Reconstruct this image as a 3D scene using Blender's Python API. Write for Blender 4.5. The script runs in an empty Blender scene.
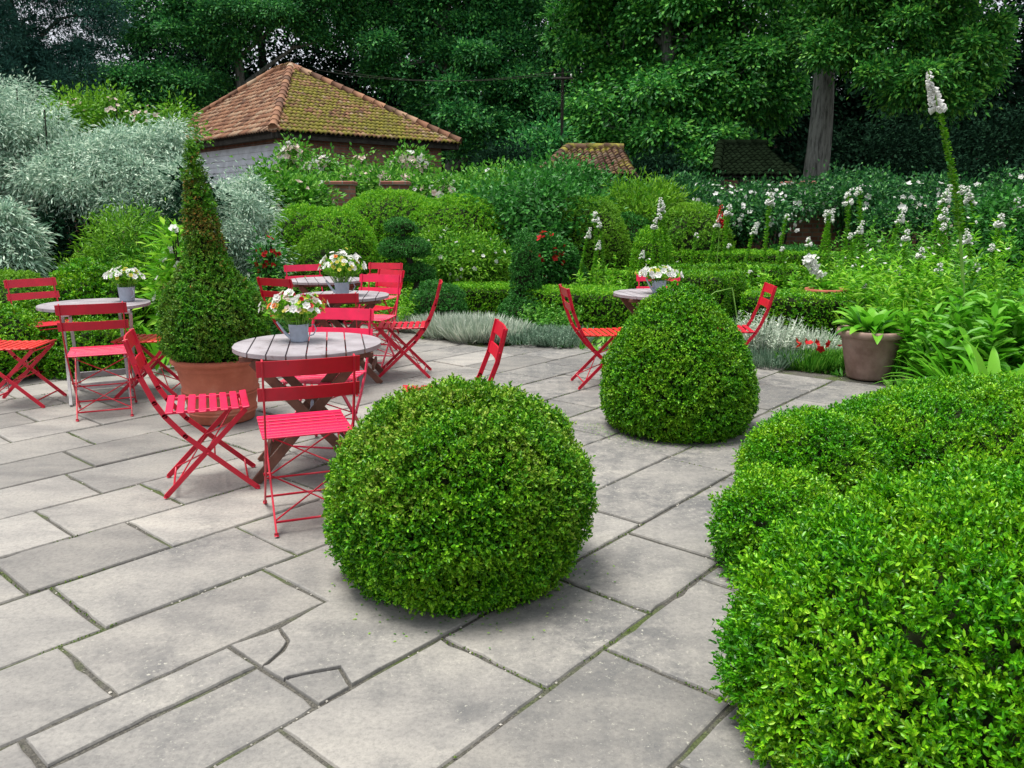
import bpy, math, random
import numpy as np
from mathutils import Vector, Matrix

# ------------------------------------------------------------------ camera, sky, sun, exposure
S = bpy.context.scene
F, HZ, CH = 790.0, 210.0, 1.42
TH = math.atan((384 - HZ) / F); CT, ST = math.cos(TH), math.sin(TH)
cam = bpy.data.objects.new('camera', bpy.data.cameras.new('camera'))
S.collection.objects.link(cam); S.camera = cam
cam.location = (0, 0, CH); cam.rotation_euler = (math.pi / 2 - TH, 0, 0)
cam.data.sensor_width = 36; cam.data.lens = F / 1024 * 36
cam.data.clip_start = 0.05; cam.data.clip_end = 2000
W = bpy.data.worlds.new('World'); S.world = W; W.use_nodes = True
SUN_EL, SUN_AZ = math.radians(77), math.radians(265)      # azimuth clockwise from +Y
nt = W.node_tree; nt.nodes.clear()
out = nt.nodes.new('ShaderNodeOutputWorld'); bg = nt.nodes.new('ShaderNodeBackground')
sky = nt.nodes.new('ShaderNodeTexSky'); sky.sky_type = 'NISHITA'; sky.sun_disc = False
sky.sun_elevation = SUN_EL; sky.sun_rotation = SUN_AZ; sky.dust_density = 3.0
cl = nt.nodes.new('ShaderNodeMixRGB'); cl.inputs[0].default_value = 0.72
cl.inputs[2].default_value = (8.8, 8.9, 9.5, 1)           # cloud layer under the clear sky
nt.links.new(sky.outputs[0], cl.inputs[1]); nt.links.new(cl.outputs[0], bg.inputs[0])
nt.links.new(bg.outputs[0], out.inputs[0]); bg.inputs[1].default_value = 0.06
sun = bpy.data.objects.new('sun', bpy.data.lights.new('sun', 'SUN'))
S.collection.objects.link(sun); sun.data.energy = 2.9; sun.data.angle = math.radians(28)
sun.data.color = (1.0, 0.96, 0.9)
sd = Vector((math.sin(SUN_AZ) * math.cos(SUN_EL), math.cos(SUN_AZ) * math.cos(SUN_EL), math.sin(SUN_EL)))
sun.rotation_euler = sd.to_track_quat('Z', 'Y').to_euler(); sun.location = (0, 0, 30)
S.view_settings.view_transform = 'Standard'; S.view_settings.look = 'None'
S.view_settings.exposure = 0.98; S.view_settings.gamma = 1.0
S.render.engine = 'CYCLES'
S.cycles.use_denoising = True
S.cycles.max_bounces = 6; S.cycles.transparent_max_bounces = 4
S.cycles.diffuse_bounces = 3; S.cycles.transmission_bounces = 3; S.cycles.glossy_bounces = 2

rng = np.random.default_rng(7); random.seed(7)
PI = math.pi
R = math.radians
COL = S.collection.objects

def at(px, py, z=0.0):
    u = (px - 512) / F; v = (384 - py) / F
    d = (u, CT + v * ST, -ST + v * CT); k = (z - CH) / d[2]
    return (d[0] * k, d[1] * k)
def zat(py, y):
    v = (384 - py) / F
    return CH + (v * y * CT - y * ST) / (CT + v * ST)
def xat(px, y, z=0.8):
    return (px - 512) / F * (y * CT - (z - CH) * ST)

# ------------------------------------------------------------------ materials
def mat(name, build):
    m = bpy.data.materials.new(name); m.use_nodes = True
    t = m.node_tree; t.nodes.clear()
    o = t.nodes.new('ShaderNodeOutputMaterial')
    sh = build(t, lambda ty: t.nodes.new(ty), t.links.new)
    t.links.new(sh.outputs[0], o.inputs[0]); return m
def ramp(n, stops, interp='LINEAR'):
    r = n('ShaderNodeValToRGB'); cr = r.color_ramp; cr.interpolation = interp
    while len(cr.elements) < len(stops): cr.elements.new(0.5)
    for e, (p, c) in zip(cr.elements, stops): e.position = p; e.color = (*c, 1)
    return r
def noise(n, l, scale, detail=4, rough=0.6, vec=None):
    x = n('ShaderNodeTexNoise'); x.inputs['Scale'].default_value = scale
    x.inputs['Detail'].default_value = detail; x.inputs['Roughness'].default_value = rough
    if vec is None:
        tc = n('ShaderNodeTexCoord'); vec = tc.outputs['Object']
    l(vec, x.inputs['Vector']); return x
def leafmat(name, cols, rough=0.45, trans=0.3, patch=None, pscale=3.0, spec=0.25):
    """cols: ramp over a random value per leaf; patch: second ramp mixed in by a soft noise (whole sprigs differ)"""
    def b(t, n, l):
        g = n('ShaderNodeNewGeometry'); k = len(cols)
        r = ramp(n, [((i / (k - 1)) ** .75, c) for i, c in enumerate(cols)]); l(g.outputs['Random Per Island'], r.inputs[0])
        colr = r.outputs[0]
        if patch:
            ns = noise(n, l, pscale, 3); r2 = ramp(n, [(0.42, (0, 0, 0)), (0.62, (1, 1, 1))]); l(ns.outputs[0], r2.inputs[0])
            r3 = ramp(n, [(i / max(1, len(patch) - 1), c) for i, c in enumerate(patch)]); l(g.outputs['Random Per Island'], r3.inputs[0])
            mx = n('ShaderNodeMixRGB'); l(r2.outputs[0], mx.inputs[0]); l(colr, mx.inputs[1]); l(r3.outputs[0], mx.inputs[2]); colr = mx.outputs[0]
        p = n('ShaderNodeBsdfPrincipled'); l(colr, p.inputs['Base Color']); p.inputs['Roughness'].default_value = rough
        p.inputs['Specular IOR Level'].default_value = spec
        tr = n('ShaderNodeBsdfTranslucent'); l(colr, tr.inputs[0])
        ms = n('ShaderNodeMixShader'); ms.inputs[0].default_value = trans
        l(p.outputs[0], ms.inputs[1]); l(tr.outputs[0], ms.inputs[2]); return ms
    return mat(name, b)
def plain(name, c, rough=0.6, var=0.12, scale=8.0, spec=0.4, bump=0.0, c2=None, metal=0.0, dirt=None):
    def b(t, n, l):
        ns = noise(n, l, scale, 5)
        a = tuple(max(0, x * (1 - var)) for x in c); z = c2 or tuple(min(1, x * (1 + var)) for x in c)
        r = ramp(n, [(0.35, a), (0.65, z)]); l(ns.outputs[0], r.inputs[0]); colr = r.outputs[0]
        if dirt:
            n2 = noise(n, l, dirt[1], 6, 0.7); r2 = ramp(n, [(dirt[2], (0, 0, 0)), (dirt[2] + 0.12, (1, 1, 1))]); l(n2.outputs[0], r2.inputs[0])
            mx = n('ShaderNodeMixRGB'); l(r2.outputs[0], mx.inputs[0]); l(colr, mx.inputs[1]); mx.inputs[2].default_value = (*dirt[0], 1); colr = mx.outputs[0]
        p = n('ShaderNodeBsdfPrincipled'); l(colr, p.inputs['Base Color']); p.inputs['Roughness'].default_value = rough
        p.inputs['Specular IOR Level'].default_value = spec; p.inputs['Metallic'].default_value = metal
        if bump:
            bp = n('ShaderNodeBump'); bp.inputs['Strength'].default_value = bump; bp.inputs['Distance'].default_value = 0.01
            n3 = noise(n, l, scale * 6, 6, 0.7); l(n3.outputs[0], bp.inputs['Height']); l(bp.outputs[0], p.inputs['Normal'])
        return p
    return mat(name, b)

M = {}
M['box'] = leafmat('box leaves', [(0.016, 0.095, 0.003), (0.045, 0.22, 0.005), (0.10, 0.38, 0.008), (0.24, 0.56, 0.015)], 0.38, 0.2, pscale=5,
                   patch=[(0.03, 0.12, 0.004), (0.09, 0.29, 0.006), (0.18, 0.43, 0.01), (0.30, 0.52, 0.03)])
M['box_old'] = leafmat('weathered box leaves', [(0.02, 0.11, 0.004), (0.06, 0.25, 0.006), (0.14, 0.40, 0.012), (0.30, 0.54, 0.04)], 0.38, 0.2, pscale=6,
                   patch=[(0.05, 0.15, 0.006), (0.12, 0.30, 0.01), (0.24, 0.43, 0.02), (0.36, 0.44, 0.08)])
M['box_new'] = leafmat('fresh box leaves', [(0.016, 0.12, 0.003), (0.05, 0.27, 0.004), (0.10, 0.40, 0.005), (0.22, 0.55, 0.012)], 0.34, 0.2, pscale=4,
                   patch=[(0.04, 0.18, 0.003), (0.11, 0.36, 0.005), (0.22, 0.52, 0.008), (0.38, 0.62, 0.03)], spec=0.35)
M['spire'] = leafmat('topiary spire leaves', [(0.018, 0.10, 0.005), (0.045, 0.22, 0.008), (0.10, 0.36, 0.012), (0.20, 0.48, 0.02)], 0.45, 0.25, pscale=7,
                   patch=[(0.03, 0.11, 0.008), (0.07, 0.19, 0.012), (0.13, 0.26, 0.02), (0.2, 0.27, 0.03)])
M['rust'] = leafmat('browned box leaves', [(0.04, 0.12, 0.01), (0.12, 0.18, 0.02), (0.24, 0.19, 0.03), (0.42, 0.20, 0.04)], 0.55, 0.2)
M['yew'] = leafmat('soft yew leaves', [(0.03, 0.15, 0.008), (0.07, 0.26, 0.012), (0.14, 0.38, 0.02), (0.24, 0.48, 0.04)], 0.5, 0.3, pscale=1.5,
                   patch=[(0.09, 0.25, 0.01), (0.16, 0.37, 0.015), (0.24, 0.47, 0.03)])
M['yewlight'] = leafmat('light clipped leaves', [(0.044, 0.213, 0.006), (0.110, 0.370, 0.010), (0.209, 0.515, 0.016), (0.352, 0.627, 0.030)], 0.5, 0.3)
M['dark'] = leafmat('dark shrub leaves', [(0.015, 0.100, 0.015), (0.037, 0.200, 0.027), (0.088, 0.325, 0.044)], 0.45, 0.25)
M['mid'] = leafmat('shrub leaves', [(0.03, 0.16, 0.012), (0.07, 0.27, 0.02), (0.14, 0.40, 0.035), (0.24, 0.50, 0.07)], 0.45, 0.3)
M['silver'] = leafmat('silver pear leaves', [(0.106, 0.212, 0.140), (0.282, 0.447, 0.329), (0.541, 0.706, 0.550), (0.847, 0.964, 0.779)], 0.6, 0.25, spec=0.3)
M['silver2'] = leafmat('silver woolly leaves', [(0.36, 0.46, 0.36), (0.58, 0.66, 0.54), (0.78, 0.82, 0.72)], 0.75, 0.25)
M['greygreen'] = leafmat('grey green leaves', [(0.12, 0.22, 0.14), (0.20, 0.32, 0.22), (0.34, 0.46, 0.34)], 0.7, 0.25)
M['lime'] = leafmat('lime perennial leaves', [(0.06, 0.24, 0.01), (0.14, 0.44, 0.015), (0.26, 0.60, 0.03), (0.42, 0.70, 0.08)], 0.42, 0.4)
M['strap'] = leafmat('strap leaves', [(0.06, 0.26, 0.012), (0.13, 0.44, 0.02), (0.24, 0.56, 0.05)], 0.4, 0.4)
M['treeA'] = leafmat('broadleaf tree leaves', [(0.013, 0.095, 0.028), (0.033, 0.190, 0.049), (0.070, 0.328, 0.070), (0.170, 0.518, 0.096)], 0.5, 0.3)
M['treeD'] = leafmat('drooping tree leaves', [(0.016, 0.110, 0.021), (0.038, 0.219, 0.034), (0.094, 0.376, 0.052), (0.208, 0.564, 0.070)], 0.5, 0.32)
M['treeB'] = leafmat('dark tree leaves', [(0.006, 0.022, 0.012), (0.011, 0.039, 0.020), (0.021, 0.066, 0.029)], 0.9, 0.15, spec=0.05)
M['ivy'] = leafmat('ivy leaves', [(0.008, 0.054, 0.016), (0.019, 0.108, 0.027), (0.041, 0.189, 0.041), (0.095, 0.297, 0.054)], 0.45, 0.2)
M['treeC'] = leafmat('chestnut tree leaves', [(0.017, 0.108, 0.018), (0.042, 0.216, 0.032), (0.090, 0.356, 0.048), (0.228, 0.518, 0.064)], 0.45, 0.35)
M['fir'] = leafmat('fir needles', [(0.018, 0.077, 0.062), (0.035, 0.132, 0.096), (0.066, 0.220, 0.144)], 0.6, 0.2)
M['white'] = leafmat('white petals', [(0.74, 0.76, 0.72), (0.82, 0.82, 0.78), (0.88, 0.88, 0.88)], 0.6, 0.35)
M['blush'] = leafmat('blush petals', [(0.7, 0.5, 0.48), (0.75, 0.66, 0.55), (0.8, 0.75, 0.7)], 0.6, 0.35)
M['yellow'] = leafmat('yellow petals', [(0.6, 0.55, 0.05), (0.65, 0.6, 0.12), (0.45, 0.55, 0.06)], 0.6, 0.35)
M['orange'] = leafmat('orange petals', [(0.7, 0.16, 0.03), (0.75, 0.3, 0.08)], 0.6, 0.3)
M['redfl'] = leafmat('red petals', [(0.35, 0.01, 0.01), (0.6, 0.015, 0.02), (0.65, 0.06, 0.03)], 0.55, 0.25)
M['core'] = plain('inner twigs', (0.018, 0.026, 0.010), 0.9, 0.4, 20, 0.1)
def barkf(c):
    def b(t, n, l):
        tc = n('ShaderNodeTexCoord'); mp = n('ShaderNodeMapping'); mp.inputs['Scale'].default_value = (1, 1, .14); l(tc.outputs['Object'], mp.inputs[0])
        a = noise(n, l, 16, 5, .7, mp.outputs[0]); r = ramp(n, [(.35, tuple(x * .35 for x in c)), (.5, c), (.7, tuple(x * 1.5 for x in c))]); l(a.outputs[0], r.inputs[0])
        p = n('ShaderNodeBsdfPrincipled'); p.inputs['Roughness'].default_value = .95; p.inputs['Specular IOR Level'].default_value = .1; l(r.outputs[0], p.inputs['Base Color'])
        bp = n('ShaderNodeBump'); bp.inputs['Strength'].default_value = 1; bp.inputs['Distance'].default_value = .04; l(a.outputs[0], bp.inputs['Height']); l(bp.outputs[0], p.inputs['Normal']); return p
    return mat('fissured bark', b)
M['bark'] = barkf((0.17, 0.18, 0.16))
M['darkbark'] = plain('dark bark', (0.045, 0.042, 0.036), 0.9, 0.35, 6, 0.2, 0.6)
M['stem'] = plain('green stem', (0.16, 0.34, 0.05), 0.5, 0.2, 10, 0.3)
M['red'] = plain('red chair paint', (0.52, 0.003, 0.026), 0.36, 0.12, 9, 0.5, 0.05, dirt=((.22, .03, .03), 30, .60))
M['pink'] = plain('faded pink red paint with sky sheen', (0.68, 0.005, 0.065), 0.42, 0.12, 9, 0.5, 0.05, dirt=((.40, .04, .06), 30, .60))  # real fading plus the sky's reflection on the slats, both put into the colour
M['orangered'] = plain('lit red paint', (0.58, 0.018, 0.012), 0.42, 0.12, 9, 0.5, 0.05)  # seat red as it looks when lit, put into the base colour
M['tabletop'] = plain('lilac grey weathered table paint', (0.25, 0.225, 0.24), 0.55, 0.10, 5, 0.4, 0.25, c2=(0.36, 0.335, 0.355), dirt=((0.17, 0.13, 0.13), 16, 0.58))
M['brownwood'] = plain('brown teak', (0.14, 0.062, 0.042), 0.6, 0.3, 12, 0.3, 0.3)
M['greywood'] = plain('pale grey painted wood', (0.42, 0.42, 0.42), 0.6, 0.15, 12, 0.3, 0.2)
M['zinc'] = plain('zinc', (0.36, 0.42, 0.50), 0.45, 0.15, 14, 0.5, 0.05, metal=0.25)

# ------------------------------------------------------------------ mesh accumulation
class Acc:
    def __init__(s): s.v = []; s.f = []; s.m = []; s.sm = []; s.n = 0
    def add(s, v, faces, mi=0, smooth=False):
        """faces: int array (k, n) or list of index lists"""
        v = np.asarray(v, float).reshape(-1, 3)
        if isinstance(faces, np.ndarray): fs = [faces]
        else:
            d = {}
            for f in faces: d.setdefault(len(f), []).append(f)
            fs = [np.array(x) for x in d.values()]
        for f in fs: s.f.append(f + s.n); s.m.append(np.full(len(f), mi)); s.sm.append(np.full(len(f), smooth))
        s.v.append(v); s.n += len(v); return s
    def build(s, name, mats, parent=None, link=True):
        if not isinstance(mats, (list, tuple)): mats = [mats]
        me = bpy.data.meshes.new(name); V = np.concatenate(s.v)
        me.vertices.add(len(V)); me.vertices.foreach_set('co', V.astype(np.float32).ravel())
        tot = np.concatenate([np.full(len(f), f.shape[1]) for f in s.f]).astype(np.int32)
        idx = np.concatenate([f.ravel() for f in s.f]).astype(np.int32)
        me.loops.add(len(idx)); me.loops.foreach_set('vertex_index', idx)
        me.polygons.add(len(tot)); st = np.zeros(len(tot), np.int32); st[1:] = np.cumsum(tot)[:-1]
        me.polygons.foreach_set('loop_start', st); me.polygons.foreach_set('loop_total', tot)
        me.polygons.foreach_set('material_index', np.concatenate(s.m).astype(np.int32))
        me.polygons.foreach_set('use_smooth', np.concatenate(s.sm).astype(bool))
        for m in mats: me.materials.append(m)
        me.update(calc_edges=True); me.validate()
        o = bpy.data.objects.new(name, me)
        if link: COL.link(o)
        if parent: o.parent = parent
        return o
    # shapes
    def box(s, c, size, rot=None, mi=0, bev=0.0):
        x, y, z = [k / 2 for k in size]
        if bev > 0:
            b = min(bev, x * .9, y * .9, z * .9); v = []
            for sx in (-1, 1):
                for sy in (-1, 1):
                    for sz in (-1, 1):
                        v += [(sx * (x - b), sy * (y - b), sz * z), (sx * (x - b), sy * y, sz * (z - b)), (sx * x, sy * (y - b), sz * (z - b))]
            v = np.array(v); I = lambda sx, sy, sz, k: ((sx * 2 + sy) * 2 + sz) * 3 + k
            f = []
            for k, ax in ((0, 2), (1, 1), (2, 0)):
                for q in (0, 1):
                    o = [a for a in (0, 1, 2) if a != ax]; l = []
                    for a, b2 in ((0, 0), (1, 0), (1, 1), (0, 1)):
                        t = [0, 0, 0]; t[o[0]] = a; t[o[1]] = b2; t[ax] = q; l.append(I(*t, k))
                    f.append(l)
            for (k1, k2, ax) in ((0, 1, 0), (0, 2, 1), (1, 2, 2)):
                o = [a for a in (0, 1, 2) if a != ax]
                for a in (0, 1):
                    for b2 in (0, 1):
                        t0 = [0, 0, 0]; t0[o[0]] = a; t0[o[1]] = b2; t1 = list(t0); t1[ax] = 1
                        f.append([I(*t0, k1), I(*t1, k1), I(*t1, k2), I(*t0, k2)])
            for a in (0, 1):
                for b2 in (0, 1):
                    for c2 in (0, 1): f.append([I(a, b2, c2, 0), I(a, b2, c2, 1), I(a, b2, c2, 2)])
            # orient outward
            ff = []
            for l in f:
                p = v[l]; nn = np.cross(p[1] - p[0], p[2] - p[0])
                ff.append(l if nn @ p.mean(0) > 0 else l[::-1])
            f = ff
        else:
            v = np.array([(a * x, b * y, c2 * z) for a in (-1, 1) for b in (-1, 1) for c2 in (-1, 1)])
            f = [[0, 1, 3, 2], [4, 6, 7, 5], [0, 4, 5, 1], [2, 3, 7, 6], [0, 2, 6, 4], [1, 5, 7, 3]]
        if rot is not None: v = v @ np.array(rot.to_3x3()).T
        s.add(v + np.array(c), f, mi); return s
    def bar(s, p, q, w, t, side=(1, 0, 0), mi=0, bev=0.002):
        """rectangular bar p->q, w across the bar in the plane normal to side, t along side"""
        p, q = Vector(p), Vector(q); d = (q - p); L = d.length; d.normalize(); sd_ = Vector(side); sd_ = (sd_ - d * sd_.dot(d)).normalized()
        u = d.cross(sd_); rot = Matrix((sd_, u, d)).transposed()
        return s.box((p + q) / 2, (t, w, L), rot, mi, bev)
    def tube(s, pts, rad, seg=8, mi=0, cap=True):
        pts = [Vector(p) for p in pts]; n = len(pts)
        if not hasattr(rad, '__len__'): rad = [rad] * n
        V = []; ref = Vector((0.13, 0.29, 0.95)) if abs((pts[-1] - pts[0]).normalized().z) < .9 else Vector((1, 0.1, 0))
        for i, p in enumerate(pts):
            d = (pts[min(i + 1, n - 1)] - pts[max(i - 1, 0)]).normalized(); a = d.cross(ref).normalized(); b = d.cross(a)
            for k in range(seg):
                w = 2 * PI * k / seg; V.append(p + (a * math.cos(w) + b * math.sin(w)) * rad[i])
        f = [[i * seg + k, i * seg + (k + 1) % seg, (i + 1) * seg + (k + 1) % seg, (i + 1) * seg + k] for i in range(n - 1) for k in range(seg)]
        if cap: f += [list(range(seg)), [(n - 1) * seg + k for k in range(seg)][::-1]]
        s.add([tuple(v) for v in V], f, mi, True); return s
    def lathe(s, prof, seg=48, c=(0, 0, 0), mi=0, wob=None):
        V = []
        for i, (r, z) in enumerate(prof):
            for k in range(seg):
                w = 2 * PI * k / seg; rr = r * (1 + (wob(w, z) if wob else 0))
                V.append((c[0] + rr * math.cos(w), c[1] + rr * math.sin(w), c[2] + z))
        f = [[i * seg + k, i * seg + (k + 1) % seg, (i + 1) * seg + (k + 1) % seg, (i + 1) * seg + k] for i in range(len(prof) - 1) for k in range(seg)]
        s.add(V, f, mi, True); return s

def unit(v): return v / np.maximum(np.linalg.norm(v, axis=-1, keepdims=True), 1e-9)
def leaves(acc, P, D, N, L, Wd, shape='diamond', mi=0, fold=0.18, bend=0.0):
    n = len(P); D = unit(D); Sx = unit(np.cross(D, N)); N = np.cross(Sx, D)
    L = np.broadcast_to(np.asarray(L, float), (n,))[:, None]; Wd = np.broadcast_to(np.asarray(Wd, float), (n,))[:, None]
    if shape == 'diamond':
        V = np.stack([P, P + D * L * .48 + Sx * Wd / 2 + N * Wd * fold, P + D * L - N * L * bend, P + D * L * .48 - Sx * Wd / 2 + N * Wd * fold], 1)
        f = np.array([[0, 1, 2, 3]])
    else:
        V = np.stack([P, P + D * L * .3 + Sx * Wd * .45 + N * Wd * fold, P + D * L * .72 + Sx * Wd * .42 + N * (Wd * fold - L * bend * .5),
                      P + D * L - N * L * bend, P + D * L * .72 - Sx * Wd * .42 + N * (Wd * fold - L * bend * .5), P + D * L * .3 - Sx * Wd * .45 + N * Wd * fold], 1)
        f = np.array([[0, 1, 2, 3], [0, 3, 4, 5]])
    k = V.shape[1]
    Fc = (f[None] + (np.arange(n) * k)[:, None, None]).reshape(-1, 4)
    acc.add(V.reshape(-1, 3), Fc, mi)

def lump(seed, amp, freq, k=7):
    r = np.random.default_rng(seed); K = r.normal(size=(k, 3)) * freq; ph = r.uniform(0, 6.28, k)
    return lambda P: amp * np.sin(P @ K.T + ph).sum(-1) / math.sqrt(k)

def tufts(acc, P, Nn, k, L, Wd, shape='diamond', mi=0, up=0.35, spread=(0.5, 1.35), jit=0.45, stalk=0.02):
    n = len(P)
    A = unit(Nn + np.array([0, 0, up]) + rng.normal(size=(n, 3)) * jit)
    Q = np.repeat(P, k, 0); A2 = np.repeat(A, k, 0); m = n * k
    T = unit(np.cross(A2, rng.normal(size=(m, 3)))); al = rng.uniform(spread[0], spread[1], m)[:, None]
    D = A2 * np.cos(al) + T * np.sin(al); N = A2 + rng.normal(size=(m, 3)) * .25
    Q = Q + A2 * (rng.uniform(-.2, 1, m)[:, None] * stalk)
    leaves(acc, Q, D, N, L * rng.uniform(.65, 1.25, m), Wd * rng.uniform(.75, 1.2, m), shape, mi)

PROF = {
 'dome': lambda t: (np.sin(np.clip(t, 0, 1) * PI / 2 * 1.0) ** 0.72, np.cos(t * PI / 2) ** 0.9),
}
def profile(kind, t):
    """t 0 = top, 1 = foot.  returns (r, z) in unit size"""
    if kind == 'ball':      # squashed ball with undercut foot
        a = t * 2.4; r = np.abs(np.sin(a)) ** 0.85; z = np.cos(a); z = (z - math.cos(2.4)) / (1 - math.cos(2.4)); return r, z
    if kind == 'dome':
        a = t * 2.0; r = np.sin(np.minimum(a, PI - .6)) ** 0.7; z = (np.sign(np.cos(a)) * np.abs(np.cos(a)) ** .8); z0 = -abs(math.cos(2.0)) ** .8
        return r, (z - z0) / (1 - z0)
    if kind == 'round':
        a = t * 2.0; r = np.sin(np.minimum(a, PI - .7)) ** 0.92; z = np.cos(a); z0 = math.cos(2.0); return r, (z - z0) / (1 - z0)
    if kind == 'egg':
        a = np.clip(t, 0, 1); z = 1 - a ** 1.15; r = np.where(a < .8, (np.sin(np.minimum(a / .8, 1) * PI / 2)) ** .78, 1 - .16 * ((a - .8) / .2) ** 2)
        return r, z
    if kind == 'spire':
        a = np.clip(t, 0, 1); z = 1 - a
        r = np.interp(a, [0, .03, .15, .36, .5, .59, .71, .83, .95, 1], [.02, .09, .16, .25, .34, .50, .86, 1.0, .96, .82]); return r, z
    if kind == 'obelisk':
        a = np.clip(t, 0, 1); z = 1 - a
        r = np.interp(a, [0, .04, .15, .5, .7, .8, .92, 1], [.05, .3, .42, .5, .6, .95, 1.0, .8]); return r, z

def clipped(name, c, rx, ry, h, kind='ball', dens=4000, k=6, L=.016, Wd=.008, mt='box', shape='diamond', seed=1, amp=.03, fr=5, z0=0.0,
            lean=(0, 0), parent=None, depth=.035, stalk=.02, spread=(.5, 1.35), rotz=0.0, amp2=.012, mats=None, band=None):
    n1 = lump(seed, amp, fr); n2a = lump(seed + 50, amp2, fr * 5); n2b = lump(seed + 90, depth * .42, .75 / depth * 1.7)
    n2 = lambda p: n2a(p) + n2b(p)
    cr, sr = math.cos(rotz), math.sin(rotz)
    def pos(t, ph, sc=1.0):
        r, z = profile(kind, t)
        x = r * np.cos(ph) * rx * sc; y = r * np.sin(ph) * ry * sc; zz = z * h * (sc if sc < 1 else 1)
        p = np.stack([x * cr - y * sr + lean[0] * z, x * sr + y * cr + lean[1] * z, zz], -1)
        cen = np.array([0, 0, h * .4]); dirn = unit(p - cen) if kind not in ('spire', 'obelisk') else unit(p * np.array([1, 1, 0]) + 1e-6)
        q = p + dirn * ((n1(p) + (n2(p) if sc == 1.0 else 0)) * np.clip(r * 3, 0, 1) if kind == 'spire' else (n1(p) + (n2(p) if sc == 1.0 else 0)))[..., None]
        q[..., 2] = np.maximum(q[..., 2], 0.0); return q + np.array([c[0], c[1], z0])
    e = 1e-3
    def nrm(t, ph):
        a = pos(t + e, ph) - pos(t - e, ph); b = pos(t, ph + e) - pos(t, ph - e); nn = np.cross(a, b); ar = np.linalg.norm(nn, axis=-1) / (4 * e * e)
        return unit(nn), ar
    N0 = 60000; t = rng.uniform(e, 1 - e, N0); ph = rng.uniform(0, 2 * PI, N0); nn, ar = nrm(t, ph); area = ar.mean() * 2 * PI
    n = int(area * dens); M_ = int(n * ar.max() / ar.mean() * 1.1) + 100; M_ = min(M_, 40 * n)
    t = rng.uniform(e, 1 - e, M_); ph = rng.uniform(0, 2 * PI, M_); nn, ar = nrm(t, ph)
    keep = rng.uniform(0, np.percentile(ar, 99.9), M_) < ar; t, ph, nn = t[keep][:n], ph[keep][:n], nn[keep][:n]
    P = pos(t, ph); cc = np.array([c[0], c[1], z0 + h * .4])
    flip = np.sign(((P - cc) * nn).sum(-1)); nn = nn * np.where(flip == 0, 1, flip)[:, None]
    P = P - nn * (rng.beta(1.0, 1.9, len(P)) * depth * 2.4 - .004)[:, None]
    acc = Acc()
    if band is not None:       # part of the sprigs use material 2 where band(P) says so
        sel = band(P); tufts(acc, P[~sel], nn[~sel], k, L, Wd, shape, 1, stalk=stalk, spread=spread); tufts(acc, P[sel], nn[sel], k, L, Wd, shape, 2, stalk=stalk, spread=spread)
    else: tufts(acc, P, nn, k, L, Wd, shape, 1, stalk=stalk, spread=spread)
    T, PH = np.meshgrid(np.linspace(0.0, 1, 26), np.linspace(0, 2 * PI, 40, endpoint=False), indexing='ij')
    G = pos(T.ravel(), PH.ravel(), 1 - min(.2, depth * 2.1 / rx)); f = []
    for i in range(25):
        for j in range(40): f.append([i * 40 + j, (i + 1) * 40 + j, (i + 1) * 40 + (j + 1) % 40, i * 40 + (j + 1) % 40])
    acc.add(G, f, 0, True)
    return acc.build(name, [M['core'], M[mt]] + ([M[mats]] if mats else []), parent)

def hedge(name, p0, p1, w, h, dens=1500, k=5, L=.03, Wd=.016, mt='box', seed=1, amp=.015, z0=0.0, parent=None):
    p0 = np.array(p0); p1 = np.array(p1); d = p1 - p0; Ln = np.hypot(*d); d = d / Ln; s = np.array([-d[1], d[0]])
    ar = {'top': Ln * w, 'f': Ln * h, 'b': Ln * h, 'e0': w * h, 'e1': w * h}; nz = lump(seed, amp, 4); nz2 = lump(seed + 9, amp * .6, 14)
    Ps = []; Ns = []
    for key, a in ar.items():
        n = int(a * dens); u = rng.uniform(0, 1, n); v = rng.uniform(0, 1, n); U = np.zeros((n, 3)); NN = np.zeros((n, 3))
        if key == 'top': xy = p0 + d * (u * Ln)[:, None] + s * ((v - .5) * w)[:, None]; U[:, :2] = xy; U[:, 2] = h; NN[:, 2] = 1
        elif key in 'fb':
            sg = -1 if key == 'f' else 1; xy = p0 + d * (u * Ln)[:, None] + s * (sg * .5 * w); U[:, :2] = xy; U[:, 2] = v * h; NN[:, :2] = s * sg
        else:
            sg = -1 if key == 'e0' else 1; xy = (p0 if sg < 0 else p1) + s * ((u - .5) * w)[:, None]; U[:, :2] = xy; U[:, 2] = v * h; NN[:, :2] = d * sg
        U = U + NN * (nz(U) + nz2(U) - rng.beta(1.2, 2.2, n) * .05)[:, None]; Ps.append(U); Ns.append(NN)
    P = np.concatenate(Ps); N = np.concatenate(Ns); P[:, 2] += z0
    acc = Acc(); tufts(acc, P, N, k, L, Wd, 'diamond', 1)
    c = (p0 + p1) / 2; rot = Matrix.Rotation(math.atan2(d[1], d[0]), 4, 'Z')
    acc.box((c[0], c[1], z0 + h / 2 - .03), (Ln - .08, w - .1, h - .04), rot, 0, .03)
    return acc.build(name, [M['core'], M[mt]], parent)

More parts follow.
